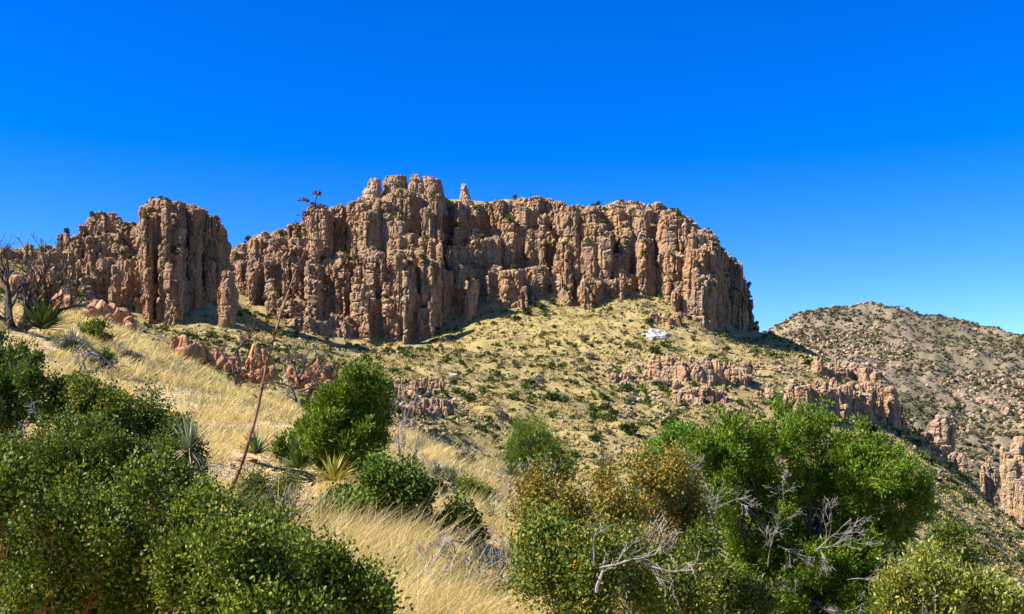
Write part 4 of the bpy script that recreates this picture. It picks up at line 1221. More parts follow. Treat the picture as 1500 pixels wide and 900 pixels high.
# small bushes on the golden slope
SM = [(143, 502, 22, 22, M['manzanita'], 'small round green bush alone on the golden slope below the butte foot'),
      (118, 522, 18, 10, M['dark_leaf'], 'low dark bush in the grass left of the twisted snag'),
      (152, 548, 16, 20, M['dark_leaf'], 'bush standing behind the twisted snag'),
      (98, 515, 16, 13, M['sotol_grey'], 'greyish tussock bush left of the twisted snag on the golden slope'),
      (188, 532, 20, 9, M['scrub_grey'], 'flat grey bush right of the twisted snag'),
      (685, 690, 16, 14, M['scrub_grey'], 'grey-green round bush on the golden grass left of the leaning dead pole'),
      (652, 702, 12, 6, M['oak_leaf'], 'tiny green bush in the grass below the grey-green round bush'),
      (330, 552, 8, 9, M['oak_leaf'], 'tiny green bush left of the left scorched tree'),
      (232, 490, 30, 12, M['scrub_a'], 'dark low thicket between the golden crest and the domed butte'),
      (205, 482, 14, 9, M['scrub_a'], 'dark bush at the crest close under the butte foot'),
      (325, 530, 14, 16, M['dark_leaf'], 'dark bush behind the left scorched tree'),
      (450, 575, 18, 20, M['dark_leaf'], 'dark bush behind the right bare tree'),
      (505, 560, 22, 12, M['scrub_b'], 'olive bush above the rounded juniper on the crest'),
      (592, 640, 22, 16, M['scrub_grey'], 'grey twiggy bush at the crest right of the rounded juniper'),
      (640, 720, 12, 9, M['scrub_b'], 'small olive bush beside the grey skirted spiky tuft'),
      (110, 565, 22, 12, M['yellow_leaf'], 'pale yellowish bush above the turning shrub'),
      (120, 465, 14, 10, M['scrub_b'], 'olive bush among the orange rocks at the crest')]
for k, (px, py, rx, ry, m, lab) in enumerate(SM):
    b = at(px, py, 14, 64)
    Y = b[1]
    ry2, rx2 = ry * 0.62, rx * 0.55
    cy = HY - b[2] / Y * F - ry2 * 0.9
    leafy('bush', lab, 'bush', b, lobes3([(px - rx2 * 0.7, cy, rx2, ry2), (px + rx2 * 0.7, cy + 1, rx2, ry2), (px, cy - ry2 * 0.5, rx2 * 1.1, ry2)], Y, 760 + k, 0.2), 260, 12, 0.0026 * Y, 0.0013 * Y, m, M['twig_brown'], 760 + k, spread=0.002 * Y, stem_r=0.02, n_tip=24, cut=0.38, noise_f=3.0)

# ------------------------------------------------------------------ spiky plants
SP = [(375, 684, 26, 40, M['sotol'], 'green spiky rosette nearest the leaning stalk on the golden slope', 0.045),
      (438, 704, 36, 60, M['sotol'], 'large dark green spiky rosette at the foot of the rounded juniper', 0.050),
      (489, 722, 30, 60, M['sotol_yellow'], 'yellow-green spiky rosette beside the large dark green one', 0.040),
      (648, 647, 11, 30, M['sotol_grey'], 'little bluish rosette at the crest right of the rounded juniper', 0.06),
      (660, 720, 20, 60, M['sotol_grey'], 'grey spiky tuft on the golden slope above the olive shrub oak', 0.025),
      (640, 708, 16, 50, M['sotol_grey'], 'grey spiky tuft above left of the other grey tuft', 0.025),
      (668, 735, 14, 40, M['sotol_grey'], 'pale green spiky tuft left of the stunted little tree', 0.025),
      (752, 712, 20, 50, M['sotol'], 'green spiky rosette below the left side of the small middle juniper', 0.03),
      (772, 760, 24, 50, M['sotol_yellow'], 'yellowing spiky rosette at the left foot of the rusty shrub', 0.030),
      (718, 775, 18, 40, M['sotol_grey'], 'blue-grey tuft in the grass right below the stunted little tree', 0.025),
      (62, 496, 34, 90, M['sotol_dark'], 'dark shaggy yucca at the foot of the big bare dark tree', 0.06),
      (108, 517, 18, 50, M['sotol_grey'], 'pale green tuft right of the dark shaggy yucca', 0.03)]
CLEAR = []
for k, (px, py, rp, n, m, lab, w) in enumerate(SP):
    b = at(px, py, 9, 56)
    CLEAR.append((b, rp / F * b[1]))
    rosette('spiky_rosette', lab, 'yucca', b + np.array([0, 0, 0.12 + 0.2 * rp / F * b[1]]), 1.75 * rp / F * b[1], int(n * 1.6), w * 1.35 * max(1.0, b[1] / 26), m, 800 + k, elev=(0.15, 1.4))
b = on(277, 10.2); b[2] = P(277, 668, 10.2)[2]
rosette('skirted_yucca', 'spiky plant with stiff blades above a grey dead skirt right of the olive shrub', 'yucca', b, 0.40, 70, 0.018, M['sotol_grey'], 820, 0.05, (0.2, 1.4), 0.06, dead=M['dry_blade'], lean=(0.15, 0, 0.1))
b = on(412, 9.0); b[2] = max(b[2], P(410, 800, 9.0)[2])
rosette('spiky_rosette', 'spiky plant with long curved blades under the tangle of pale dead twigs', 'yucca', b, 0.36, 60, 0.018, M['sotol'], 821, 0.35, (0.1, 1.4))
b = at(678, 868, 7.5, 30)
rosette('spiky_rosette', 'long thin-bladed tuft at the bottom among grey dead twigs', 'yucca', b, 0.55, 80, 0.012, M['sotol_grey'], 822, 0.25, (0.3, 1.45))

# ------------------------------------------------------------------ the tall stalk
def stalk():
    Y = 15.0
    path = [(330, 742), (337, 722), (345, 704), (357, 672), (372, 622), (383, 574), (393, 522), (403, 490), (412, 458), (424, 424), (435, 393), (447, 367), (450, 350), (452, 326), (458, 303)]
    pts = np.array([P(a, b, Y + 0.02 * k) for k, (a, b) in enumerate(path)])
    base = pts[0]
    root = thing('flower_stalk', 'tall thin reddish dry flower stalk with dark seed heads leaning across the slope and rocks', 'plant stalk', base)
    # smooth curve through the points
    tt = np.linspace(0, len(pts) - 1, 60)
    sm = np.stack([np.interp(tt, np.arange(len(pts)), pts[:, k]) for k in range(3)], 1)
    g = Geo()
    rad = np.interp(tt, [0, 3, 8, 11, 14], [0.034, 0.025, 0.016, 0.010, 0.006])
    rad = rad * (1 + 0.08 * np.sin(np.arange(60) * 2.1))
    tube(g, sm, rad, 8)
    # dry bracts on the lower stalk
    rng = R(77)
    k = rng.integers(0, 34, 40)
    leaves(g, sm[k] + rng.normal(0, 0.012, (40, 3)), np.array([0.2, -0.3, 1.0]) + rng.normal(0, 0.35, (40, 3)), 0.13, 0.03, rng)
    obj('stalk', g.mesh('stalk', base), M['stalk'], root)
    br = [((459, 302), (446, 294), 1.0), ((459, 302), (465, 285), 1.0), ((456, 310), (464, 303), 0.9), ((452, 325), (447, 316), 1.1), ((450, 340), (436, 331), 1.2), ((447, 367), (477, 364), 0.7),
          ((434, 394), (405, 363), 1.1), ((437, 388), (420, 378), 0.6), ((448, 350), (478, 352), 0.5), ((424, 424), (418, 405), 0.8), ((420, 436), (464, 403), 0.6), ((412, 458), (390, 438), 0.9), ((410, 464), (447, 440), 0.5), ((403, 492), (371, 470), 0.6), ((404, 488), (432, 462), 0.5)]
    for i, (a, b, s) in enumerate(br):
        p0, p1 = P(a[0], a[1], Y + 0.15), P(b[0], b[1], Y + 0.15 + rng.uniform(-0.25, 0.25))
        g = Geo()
        mid = (p0 + p1) / 2 + np.array([0, 0, -0.10 * np.linalg.norm(p1 - p0)])
        tube(g, bez(p0, mid, p1, 7), np.linspace(0.011, 0.006, 7), 5)
        o = obj('side_branch', g.mesh('side_branch', base), M['seed'], root)
        g = Geo()
        m = int(11 * s) + 4
        q = rng.normal(0, 1, (m, 3)) * np.array([0.026, 0.026, 0.013]) * s + p1
        for c in q:
            tube(g, np.array([p1, (p1 + c) / 2 + np.array([0, 0, -0.004]), c]), np.array([0.004, 0.003, 0.003]), 4)
            d = unit(np.array([c[0] - p1[0], c[1] - p1[1], 0.05]) + rng.normal(0, 0.03, 3))
            tube(g, np.array([c, c + d * 0.016, c + d * 0.036, c + d * 0.05]), np.array([0.004, 0.010, 0.009, 0.003]), 5)
        obj('seed_head', g.mesh('seed_head', base), M['seed'], o)
stalk()

# ------------------------------------------------------------------ bare and dead wood
TW = dict(levels=3, kids=(7, 5, 4), wander=0.20, rise=0.06, ang=(0.4, 1.0), t0=0.2)
b = at(28, 486, 20, 54)
s = b[1] / F
bare_tree('bare_tree', 'big bare dark tree with many ascending branches at the left edge on the crest', 'tree', b,
          [((-6 * s, 0, 0), (-0.35, 0.1, 1), 95 * s, 5.5 * s), ((0, 0, 0), (0.05, 0, 1), 105 * s, 5.5 * s), ((4 * s, 0, 0), (0.45, 0.1, 1), 105 * s, 4.5 * s), ((6 * s, 0, 0), (0.95, -0.2, 0.75), 85 * s, 4 * s), ((-8 * s, 0, 0), (-0.9, 0, 0.9), 75 * s, 4 * s)],
          M['scorched'], 901, dict(levels=3, kids=(7, 5, 4), wander=0.16, rise=0.10, ang=(0.3, 0.8), t0=0.2), minr=0.35 * s, tip_mat=M['scorched'])
b = at(347, 580, 20, 58); s = b[1] / F * 1.15
bare_tree('bare_tree', 'scorched bare tree with forked top and one pale limb, left of the tall stalk', 'tree', b,
          [((0, 0, -0.3), (0.08, 0, 1), 52 * s, 5.6 * s), ((1 * s, 0, 44 * s), (-0.45, 0, 1), 40 * s, 2.4 * s), ((2 * s, 0, 46 * s), (0.05, 0, 1), 44 * s, 2.0 * s), ((0, 0, 46 * s), (-1, 0, 0.15), 30 * s, 1.8 * s), ((2 * s, 0, 24 * s), (1, 0, 0.5), 30 * s, 1.4 * s), ((2 * s, 0, 14 * s), (1, 0.2, 0.25), 32 * s, 1.4 * s)],
          M['scorched'], 902, dict(levels=2, kids=(5, 4), wander=0.2, rise=0.05, ang=(0.4, 1.1), t0=0.45), minr=0.35 * s, tip_mat=M['bark_dark'])
b = at(434, 604, 20, 60); s = b[1] / F * 1.15
bare_tree('bare_tree', 'bare tree with a pale upright leader and bushy dead twigs, right of the tall stalk', 'tree', b,
          [((0, 0, -0.3), (0.12, 0, 1), 48 * s, 5.2 * s), ((3 * s, 0, 36 * s), (0.05, 0, 1), 46 * s, 2.2 * s), ((3 * s, 0, 34 * s), (-0.5, 0, 1), 36 * s, 1.8 * s), ((1 * s, 0, 30 * s), (-1, 0, 0.35), 34 * s, 1.3 * s), ((3 * s, 0, 26 * s), (1, 0, 0.3), 30 * s, 1.5 * s), ((3 * s, 0, 22 * s), (1, 0.4, 0.1), 26 * s, 1.3 * s), ((4 * s, 0, 38 * s), (0.8, 0, 0.7), 34 * s, 1.5 * s)],
          M['scorched'], 903, dict(levels=2, kids=(6, 5), wander=0.2, rise=0.03, ang=(0.4, 1.1), t0=0.3), minr=0.35 * s, tip_mat=M['bark_dark'])
b = at(120, 552, 14, 50); s = b[1] / F * 1.3
bare_tree('twisted_snag', 'twisted weathered snag with spreading crooked limbs on the golden slope', 'snag', b,
          [((0, 0, -0.2), (0.55, 0, 1), 36 * s, 2.6 * s), ((15 * s, 0, 24 * s), (-0.8, 0, 0.75), 26 * s, 1.6 * s), ((15 * s, 0, 26 * s), (0.1, 0, 1), 24 * s, 1.5 * s), ((16 * s, 0, 26 * s), (1, 0, 0.45), 30 * s, 1.6 * s), ((16 * s, 0, 24 * s), (0.8, 0, -0.75), 26 * s, 1.3 * s), ((12 * s, 0, 20 * s), (-0.6, 0, 1), 26 * s, 1.3 * s)],
          M['silver'], 904, dict(levels=2, kids=(4, 3), wander=0.3, rise=0.0, ang=(0.5, 1.2), t0=0.3), minr=0.35 * s)
g = Geo()
a, c = at(690, 722), P(741, 665, at(741, 690)[1] - 1.0)
tube(g, wobble(bez(a, (a + c) / 2, c, 8), R(4), 0.05), np.linspace(0.055, 0.035, 8), 6)
o = obj('dead_pole', g.mesh('dead_pole', a), M['silver'], None, a)
tag(o, 'pale dead pole leaning up to the right above the stunted little tree', 'dead branch')
b = at(733, 752); s = b[1] / F
bare_tree('bare_snag', 'small black forked snag between the stunted tree and the yellowing rosette', 'snag', b,
          [((0, 0, -0.1), (-0.15, 0, 1), 42 * s, 2.0 * s), ((2 * s, 0, 8 * s), (0.3, 0, 1), 26 * s, 2.0 * s), ((-3 * s, 0, 24 * s), (-1, 0, 0.5), 24 * s, 1.0 * s)],
          M['scorched'], 905, dict(levels=2, kids=(3, 3), wander=0.25, rise=0.0, ang=(0.4, 1.0), t0=0.4), minr=0.3 * s)
b = on(790, 17.5); s = b[1] / F; b[2] = P(790, 740, 17.5)[2]
bare_tree('dead_branch', 'grey dead branches rising out of the rusty shrub in front of the small middle juniper', 'dead branch', b,
          [((0, 0, -0.3), (0.05, 0, 1), 46 * s, 2.2 * s), ((0, 0, 26 * s), (-0.5, 0, 1), 40 * s, 1.2 * s), ((2 * s, 0, 26 * s), (0.2, 0, 1), 44 * s, 1.1 * s), ((20 * s, 0, 0), (0.1, 0, 1), 60 * s, 1.2 * s), ((34 * s, 0, -30 * s), (-0.1, 0, 1), 40 * s, 1.5 * s)],
          M['silver'], 906, dict(levels=2, kids=(3, 3), wander=0.18, rise=0.02, ang=(0.4, 1.0), t0=0.4), minr=0.3 * s)
b = on(858, 16.0); s = b[1] / F; b[2] = P(858, 722, 16)[2]
bare_tree('dead_branch', 'forked dead branch behind the rusty shrub pointing up right towards the slope', 'dead branch', b,
          [((-10 * s, 0, -14 * s), (0.75, 0, 0.8), 30 * s, 1.6 * s), ((6 * s, 0, 6 * s), (0.35, 0, 1), 46 * s, 1.1 * s), ((8 * s, 0, 8 * s), (1, 0, 0.8), 16 * s, 0.9 * s), ((4 * s, 0, 6 * s), (-0.2, 0, 1), 20 * s, 0.9 * s)],
          M['silver'], 907, dict(levels=1, kids=(2, 2), wander=0.12, rise=0.02, ang=(0.4, 0.9), t0=0.4), minr=0.3 * s)
# the white broken snag in the shrubs, lower middle
b = P(872, 838, 6.15); s = 6.15 / F
bare_tree('broken_snag', 'bleached broken snag with a long forked limb reaching right among the lower middle shrubs', 'snag', b,
          [((2 * s, 0, -30 * s), (-0.1, 0, 1), 48 * s, 3.0 * s), ((-2 * s, 0, 10 * s), (-0.15, 0, 1), 56 * s, 1.8 * s), ((6 * s, 0, 6 * s), (1, -0.1, 0.08), 85 * s, 1.7 * s), ((60 * s, -0.02, 14 * s), (1, -0.1, 0.35), 65 * s, 1.3 * s), ((70 * s, -0.02, 12 * s), (0.95, -0.1, -0.55), 80 * s, 1.6 * s), ((30 * s, 0, 8 * s), (0.2, -0.1, 1), 36 * s, 1.6 * s), ((78 * s, -0.02, 12 * s), (0.5, -0.2, -1), 36 * s, 1.2 * s)],
          M['weathered'], 908, dict(levels=2, kids=(4, 3), wander=0.14, rise=0.0, ang=(0.3, 0.9), t0=0.35), minr=0.45 * s)
# dead white branches of the big juniper
s = 11.6 / F
for k, (px, py, d, L, r, lab) in enumerate([
        (1050, 810, (-0.02, -0.15, 1), 120, 3.2, None), (1048, 745, (-0.75, -0.2, 0.65), 60, 1.8, None), (1050, 745, (0.7, -0.3, 0.35), 70, 1.5, None), (1000, 712, (0.5, -0.2, 0.4), 55, 1.6, None),
        (1195, 808, (0.7, -0.3, 0.75), 85, 2.2, None), (1200, 800, (0.3, -0.3, -0.9), 45, 1.8, None), (1195, 805, (0.9, -0.3, 0.2), 70, 1.8, None), (1125, 830, (-0.1, -0.3, 1), 90, 2.0, None), (1140, 800, (0.8, -0.3, -0.2), 50, 1.5, None),
        (1240, 850, (0.9, -0.3, 0.25), 75, 1.8, None), (1090, 890, (-0.8, -0.3, 0.5), 90, 2.2, None), (1100, 900, (0.2, -0.3, 0.9), 60, 1.6, None), (1170, 880, (-0.5, -0.3, 0.6), 50, 1.5, None), (1150, 740, (-0.3, -0.3, 0.9), 45, 1.2, None), (1280, 880, (-0.9, -0.3, -0.1), 70, 1.6, None)]):
    p0 = P(px, py, 12.0)
    rng = R(920 + k)
    out = []
    grow(out, p0, d, L * s * 0.85, r * s * 0.48, 0, rng, dict(levels=3, kids=(5, 4, 3), wander=0.11, rise=0.0, ang=(0.3, 0.75), t0=0.2))
    g = Geo()
    for pts, rad, lev in out:
        tube(g, pts, np.maximum(rad, 0.24 * s), 5)
    o = obj('dead_branch', g.mesh('dead_branch', np.array(big.location)), M['weathered'], big)
for k, (px, py, d, L) in enumerate([(5, 690, (0.5, -0.3, 0.8), 60), (20, 665, (0.9, -0.2, 0.4), 45), (60, 620, (0.3, -0.3, 0.7), 35), (0, 650, (0.7, -0.3, 0.5), 45)]):
    out = []
    grow(out, P(px, py, 9.8), d, L * 9.8 / F, 1.6 * 9.8 / F, 0, R(940 + k), dict(levels=2, kids=(5, 4), wander=0.2, rise=0.0, ang=(0.35, 0.95), t0=0.25))
    g = Geo()
    for pts, rad, lev in out:
        tube(g, pts, np.maximum(rad, 0.003), 5)
    obj('dead_branch', g.mesh('dead_branch', np.array(leftj.location)), M['silver'], leftj)
# dead limbs by the oaks
b = at(596, 762); s = b[1] / F; b[2] = P(596, 740, b[1])[2]
bare_tree('dead_tree', 'dead forked grey tree standing in the dense dark oak', 'dead tree', b,
          [((-12 * s, 0, -40 * s), (0.05, 0, 1), 46 * s, 2.4 * s), ((-14 * s, 0, 0), (-0.3, 0, 1), 46 * s, 2.2 * s), ((-12 * s, 0, 4 * s), (0.3, 0, 1), 66 * s, 2.0 * s), ((-14 * s, 0, -12 * s), (-1, 0, 0.1), 50 * s, 1.8 * s), ((-10 * s, 0, 0), (0.9, 0, 0.8), 46 * s, 1.4 * s)],
          M['bark_grey'], 909, dict(levels=3, kids=(5, 4, 3), wander=0.22, rise=0.03, ang=(0.4, 1.0), t0=0.3), minr=0.35 * s)
b = at(588, 700); s = b[1] / F
bare_tree('dead_tree', 'thin dead shrub tree with upright twigs at the crest right of the rounded juniper', 'dead tree', b,
          [((0, 0, -0.2), (-0.1, 0, 1), 60 * s, 1.6 * s), ((4 * s, 0, 0), (0.35, 0, 1), 50 * s, 1.2 * s), ((-4 * s, 0, 20 * s), (-0.1, 0, 1), 90 * s, 1.0 * s), ((0, 0, 20 * s), (0.5, 0, 1), 50 * s, 0.9 * s)],
          M['silver'], 910, dict(levels=2, kids=(6, 4), wander=0.15, rise=0.08, ang=(0.3, 0.8), t0=0.3), minr=0.3 * s)
b = on(398, 10.5); s = 10.5 / F; b[2] = P(398, 782, 10.5)[2]
bare_tree('twig_tangle', 'tangle of pale dead twigs in front of the brownish green shrub', 'dead shrub', b,
          [((0, 0, -0.15), (-0.05, 0, 1), 70 * s, 2.2 * s), ((-4 * s, 0, 0), (-1, 0, 0.45), 60 * s, 1.8 * s), ((4 * s, 0, 4 * s), (0.9, -0.2, 0.7), 60 * s, 1.8 * s), ((0, 0, 0), (0.5, -0.3, 0.8), 55 * s, 1.6 * s), ((-6 * s, 0, 0), (-0.6, -0.3, 0.8), 50 * s, 1.6 * s), ((6 * s, 0, -6 * s), (1, -0.3, 0.1), 45 * s, 1.5 * s)],
          M['weathered'], 911, dict(levels=2, kids=(7, 5), wander=0.13, rise=0.0, ang=(0.3, 0.8), t0=0.15), minr=0.5 * s)
b = at(590, 905, 5, 20); s = b[1] / F
bare_tree('dead_sapling', 'dead sapling leaning right with fine bare twigs at the bottom of the picture', 'dead tree', b,
          [((0, 0, -0.05), (0.5, 0, 1), 85 * s, 2.6 * s), ((38 * s, 0, 70 * s), (0.75, 0, 0.8), 40 * s, 1.3 * s), ((36 * s, 0, 66 * s), (0.1, 0, 1), 40 * s, 1.1 * s), ((34 * s, 0, 62 * s), (0.9, -0.2, 0.3), 36 * s, 1.0 * s)],
          M['bark_grey'], 912, dict(levels=2, kids=(7, 4), wander=0.12, rise=0.02, ang=(0.4, 0.9), t0=0.3), minr=0.4 * s)
b = at(702, 885, 5, 20); s = b[1] / F
bare_tree('twig_tangle', 'grey bare shrub with tangled twigs standing behind the bottom edge right of the dead sapling', 'dead shrub', b,
          [((0, 0, -0.1), (0.05, 0, 1), 100 * s, 2.4 * s), ((0, 0, 0), (-0.35, 0, 1), 80 * s, 1.8 * s), ((4 * s, 0, 0), (0.5, 0, 1), 85 * s, 2.0 * s), ((0, 0, 10 * s), (-0.9, -0.2, 0.7), 60 * s, 1.4 * s), ((4 * s, 0, 10 * s), (1, 0, 0.7), 60 * s, 1.4 * s)],
          M['weathered'], 913, dict(levels=3, kids=(5, 4, 3), wander=0.13, rise=0.03, ang=(0.3, 0.85), t0=0.15), minr=0.5 * s)

# ------------------------------------------------------------------ grass of the near slope: uncountable, one object
def near_grass(name, label, n_t, per, mat, seed, hh, nf, thr, rad=0.10):
    rng = R(seed)
    Y = np.exp(rng.uniform(math.log(6.5), math.log(66), n_t))
    px = rng.uniform(-120, 1120, n_t)
    x = (px - 750) / F * Y
    q = np.stack([x, Y, 0 * x], 1)
    dens = fbm(q * nf, 3, 77 + seed)
    keep = rng.random(n_t) < np.clip((dens - thr) * 5, 0.03, 1)
    for c, r in CLEAR:
        keep &= ~((np.hypot(x - c[0], (Y - c[1])) < r * 0.8) | ((np.abs(x - c[0]) < r * 0.9) & (Y < c[1]) & (Y > c[1] - 3.5)))
    x, Y, dens = x[keep], Y[keep], dens[keep]
    z = gz(x, Y)
    nt = len(x)
    m = nt * per
    rp = lambda v: np.repeat(v, per)
    big = rp(np.clip(rng.lognormal(-0.05, 0.35, nt), 0.45, 1.9))
    ang = rng.uniform(0, 6.28, m); rr = np.abs(rng.normal(0, rad, m)) * big * (1 + rp(Y) / 60)
    ox, oy = np.cos(ang) * rr, np.sin(ang) * rr
    b0 = np.stack([rp(x) + ox, rp(Y) + oy, rp(z) - 0.02], 1)
    low = np.ones(nt)
    for c, r in CLEAR:
        low[(np.abs(x - c[0]) < r * 1.3) & (Y < c[1] + 0.5) & (Y > c[1] - 7)] = 0.35
    H = rng.uniform(hh[0], hh[1], m) * big * rp(low)
    tl = rng.normal(0, 0.28, (nt, 2))
    lean = np.stack([0.25 + rp(tl[:, 0]) + ox * 1.8 + rng.normal(0, 0.24, m), -0.04 + rp(tl[:, 1]) + oy * 1.8 + rng.normal(0, 0.24, m), np.ones(m)], 1)
    lean = unit(lean)
    W = np.maximum(0.0045, rp(Y) * 0.00042) * rng.uniform(0.7, 1.4, m)
    side = unit(np.cross(lean, np.stack([rng.normal(0, 0.5, m), -np.ones(m), rng.normal(0, 0.3, m)], 1)))
    p1 = b0 + lean * (H * 0.55)[:, None]
    bend = np.stack([rng.uniform(0.0, 0.30, m), rng.normal(0, 0.12, m), -rng.uniform(0.0, 0.18, m)], 1)
    p2 = b0 + (lean + bend) * H[:, None]
    V = np.stack([b0 - side * (W * 0.5)[:, None], b0 + side * (W * 0.5)[:, None], p1 + side * (W * 0.42)[:, None], p1 - side * (W * 0.42)[:, None], p2 + side * (W * 0.12)[:, None], p2 - side * (W * 0.12)[:, None]], 1)
    k = np.arange(m)[:, None] * 6
    o = obj(name, mesh_np(name, V.reshape(-1, 3), [np.concatenate([k + np.array([[0, 1, 2, 3]]), k + np.array([[3, 2, 4, 5]])])]), mat)
    tag(o, label, 'grass', kind='stuff')
near_grass('golden_grass', 'tall golden dry grass leaning downhill over the near slope', 27000, 20, M['grass'], 500, (0.12, 0.43), 0.55, 0.38, 0.075)
near_grass('grey_grass', 'grey-green wisps among the golden grass of the near slope', 14000, 14, M['grass_grey'], 501, (0.12, 0.42), 0.4, 0.48, 0.11)

# pebbles and litter between the tufts
def pebbles():
    rng = R(520)
    g = Geo()
    n = 2600
    Y = np.exp(rng.uniform(math.log(6.5), math.log(58), n)); px = rng.uniform(-100, 1000, n)
    x = (px - 750) / F * Y
    dn = fbm(np.stack([x, Y, 0 * x], 1) * 0.4, 3, 88)
    k = dn > 0.50
    x, Y = x[k], Y[k]
    z = gz(x, Y)
    V0, F0 = ico(1)
    for i in range(len(x)):
        s_ = min(rng.lognormal(-3.1, 0.5), 0.16)
        g.add(V0 * rng.uniform(0.7, 1.3, (len(V0), 1)) * np.array([1.2, 1, 0.6]) * s_ + np.array([x[i], Y[i], z[i]]), F0)
    o = obj('pebbles', g.mesh('pebbles'), M['orange'])
    tag(o, 'pinkish pebbles lying between the golden grass tufts', 'pebbles', kind='stuff')
pebbles()
# ------------------------------------------------------------------ the far slope: scrub, stones, grass
def scrub_mesh(name, seed, n=240, leaf=0.34, flat=0.95):
    """a ragged low bush of unit radius sitting on the ground"""
    rng = R(seed)
    lobes = [(np.array([rng.uniform(-0.45, 0.45), rng.uniform(-0.45, 0.45), flat * rng.uniform(0.25, 0.6)]), np.array([1, 1, flat]) * rng.uniform(0.38, 0.62)) for _ in range(5)]
    p, d = shell_points(lobes, n, rng, 0.6, 1.6, 0.36, seed)
    g = Geo()
    leaves(g, p - d * leaf * 0.3, d + np.array([0, 0, 0.5]) + rng.normal(0, 0.5, (len(p), 3)), leaf * rng.uniform(0.6, 1.2, len(p)), leaf * 0.7 * rng.uniform(0.6, 1.2, len(p)), rng)
    return g.mesh(name)

SCR = []
for k, (mk, nm) in enumerate((('scrub_a', 'dark'), ('scrub_a', 'dark'), ('scrub_a', 'dark'), ('scrub_c', 'green'), ('scrub_c', 'green'), ('scrub_b', 'olive'), ('scrub_b', 'olive'), ('scrub_grey', 'grey'))):
    me = scrub_mesh('scrub_bush', 1000 + k)
    me.materials.append(M[mk])
    SCR.append((me, nm))

crest = np.array([(-200, 440), (0, 450), (90, 464), (170, 484), (250, 520), (350, 577), (430, 597), (480, 617), (580, 640), (650, 668), (740, 700), (800, 775), (900, 860), (1000, 900), (1500, 900)], float)
def slope_points(n, rng, px0=-150, px1=1560, y0=150, y1=405):
    """random points on the mountain slope that the picture can show"""
    Y = rng.uniform(y0 ** 2, y1 ** 2, n) ** 0.5
    px = rng.uniform(px0, px1, n)
    x = (px - 750) / F * Y
    z = gz(x, Y)
    py = HY - F * z / Y
    wall = np.where((px > 345) & (px < 1112), np.interp(px, BASE[:, 0], BASE[:, 1]) - 2, np.where((px > 150) & (px < 346), 464, np.where(px <= 150, 350, 380)))
    ok = (py > wall) & (py < np.interp(px, crest[:, 0], crest[:, 1]) + 6) & (py < 905)
    return x[ok], Y[ok], z[ok], px[ok], py[ok]

rng = R(600)
x, Y, z, px, py = slope_points(16000, rng)
dn = fbm(np.stack([x * 0.05, Y * 0.05, 0 * x], 1), 3, 91)
# more scrub on the ledges at the right and low on the slope
w = np.clip((dn - 0.40) * 4, 0.30, 1) * np.where(px > 860, 1.15, 0.85) * np.where(py > 600, 1.3, 1.0)
sel = rng.random(len(x)) < w * 0.62
x, Y, z, px, py = x[sel], Y[sel], z[sel], px[sel], py[sel]
# thin out neighbours
order = rng.permutation(len(x)); keep = []
cell = {}
for i in order:
    key = (int(x[i] // 2.6), int(Y[i] // 2.6))
    if key not in cell:
        cell[key] = 1; keep.append(i)
keep = np.array(keep)
x, Y, z, px, py = x[keep], Y[keep], z[keep], px[keep], py[keep]
size = np.clip(rng.lognormal(-0.28, 0.45, len(x)), 0.35, 2.2) * np.where(py > 600, 1.05, 1.0)
rank = np.argsort(-size / Y)
print('slope scrub', len(x))
SL = {'dark': ('small dark green bush dotting the dry yellow slope below the mesa', 'dark green bushes on the yellow slope'),
      'green': ('small fresh green bush dotting the dry yellow slope below the mesa', 'fresh green bushes on the yellow slope'),
      'olive': ('small olive brown bush dotting the dry yellow slope below the mesa', 'olive brown bushes on the yellow slope'),
      'grey': ('small grey leafless-looking bush dotting the dry yellow slope below the mesa', 'grey bushes on the yellow slope')}
def join_copies(name, items, mat):
    """many copies of given vertex arrays as one mesh: items = list of (V, faces)"""
    g = Geo()
    for Vv, ff in items:
        g.add(Vv, *ff)
    return obj(name, g.mesh(name), mat)
def arrays(me):
    V = np.empty(len(me.vertices) * 3, np.float32); me.vertices.foreach_get("co", V)
    L = np.empty(len(me.loops), np.int32); me.loops.foreach_get("vertex_index", L)
    return V.reshape(-1, 3).astype(float), L.reshape(-1, len(me.loops) // max(len(me.polygons), 1))
rest = []
for c, i in enumerate(rank):
    k = int(rng.integers(len(SCR)))
    me, nm = SCR[k]
    sx = size[i] * rng.uniform(0.85, 1.2); sz = size[i] * rng.uniform(0.75, 1.15)
    if c < 285:
        o = bpy.data.objects.new('scrub_bush', me)
        col.objects.link(o)
        o.location = (x[i], Y[i], z[i] - 0.08)
        o.scale = (sx, sx, sz)
        o.rotation_euler = (0, 0, rng.uniform(0, 6.28))
        tag(o, SL[nm][0], 'bush', SL[nm][1])
    else:
        rest.append((i, k, sx, sz))
AR = [arrays(scrub_mesh('scrub_small', 1040 + k, 70, 0.55)) for k in range(4)]
for mk, pick in (('scrub_a', (0, 1, 2)), ('scrub_c', (3, 4)), ('scrub_b', (5, 6)), ('scrub_grey', (7,))):
    items = []
    for i, k, sx, sz in rest:
        if k in pick:
            V0, F0 = AR[i % 4]
            a = rng.uniform(0, 6.28); ca, sa = math.cos(a), math.sin(a)
            V1 = np.stack([(V0[:, 0] * ca - V0[:, 1] * sa) * sx + x[i], (V0[:, 0] * sa + V0[:, 1] * ca) * sx + Y[i], V0[:, 2] * sz + z[i] - 0.06], 1)
            items.append((V1, [F0]))
    if items:
        o = join_copies('slope_scrub', items, M[mk])
        tag(o, 'sprinkle of the smallest %s scrub over the yellow slope' % {'scrub_a': 'dark', 'scrub_c': 'green', 'scrub_b': 'olive', 'scrub_grey': 'grey'}[mk], 'scrub', kind='stuff')

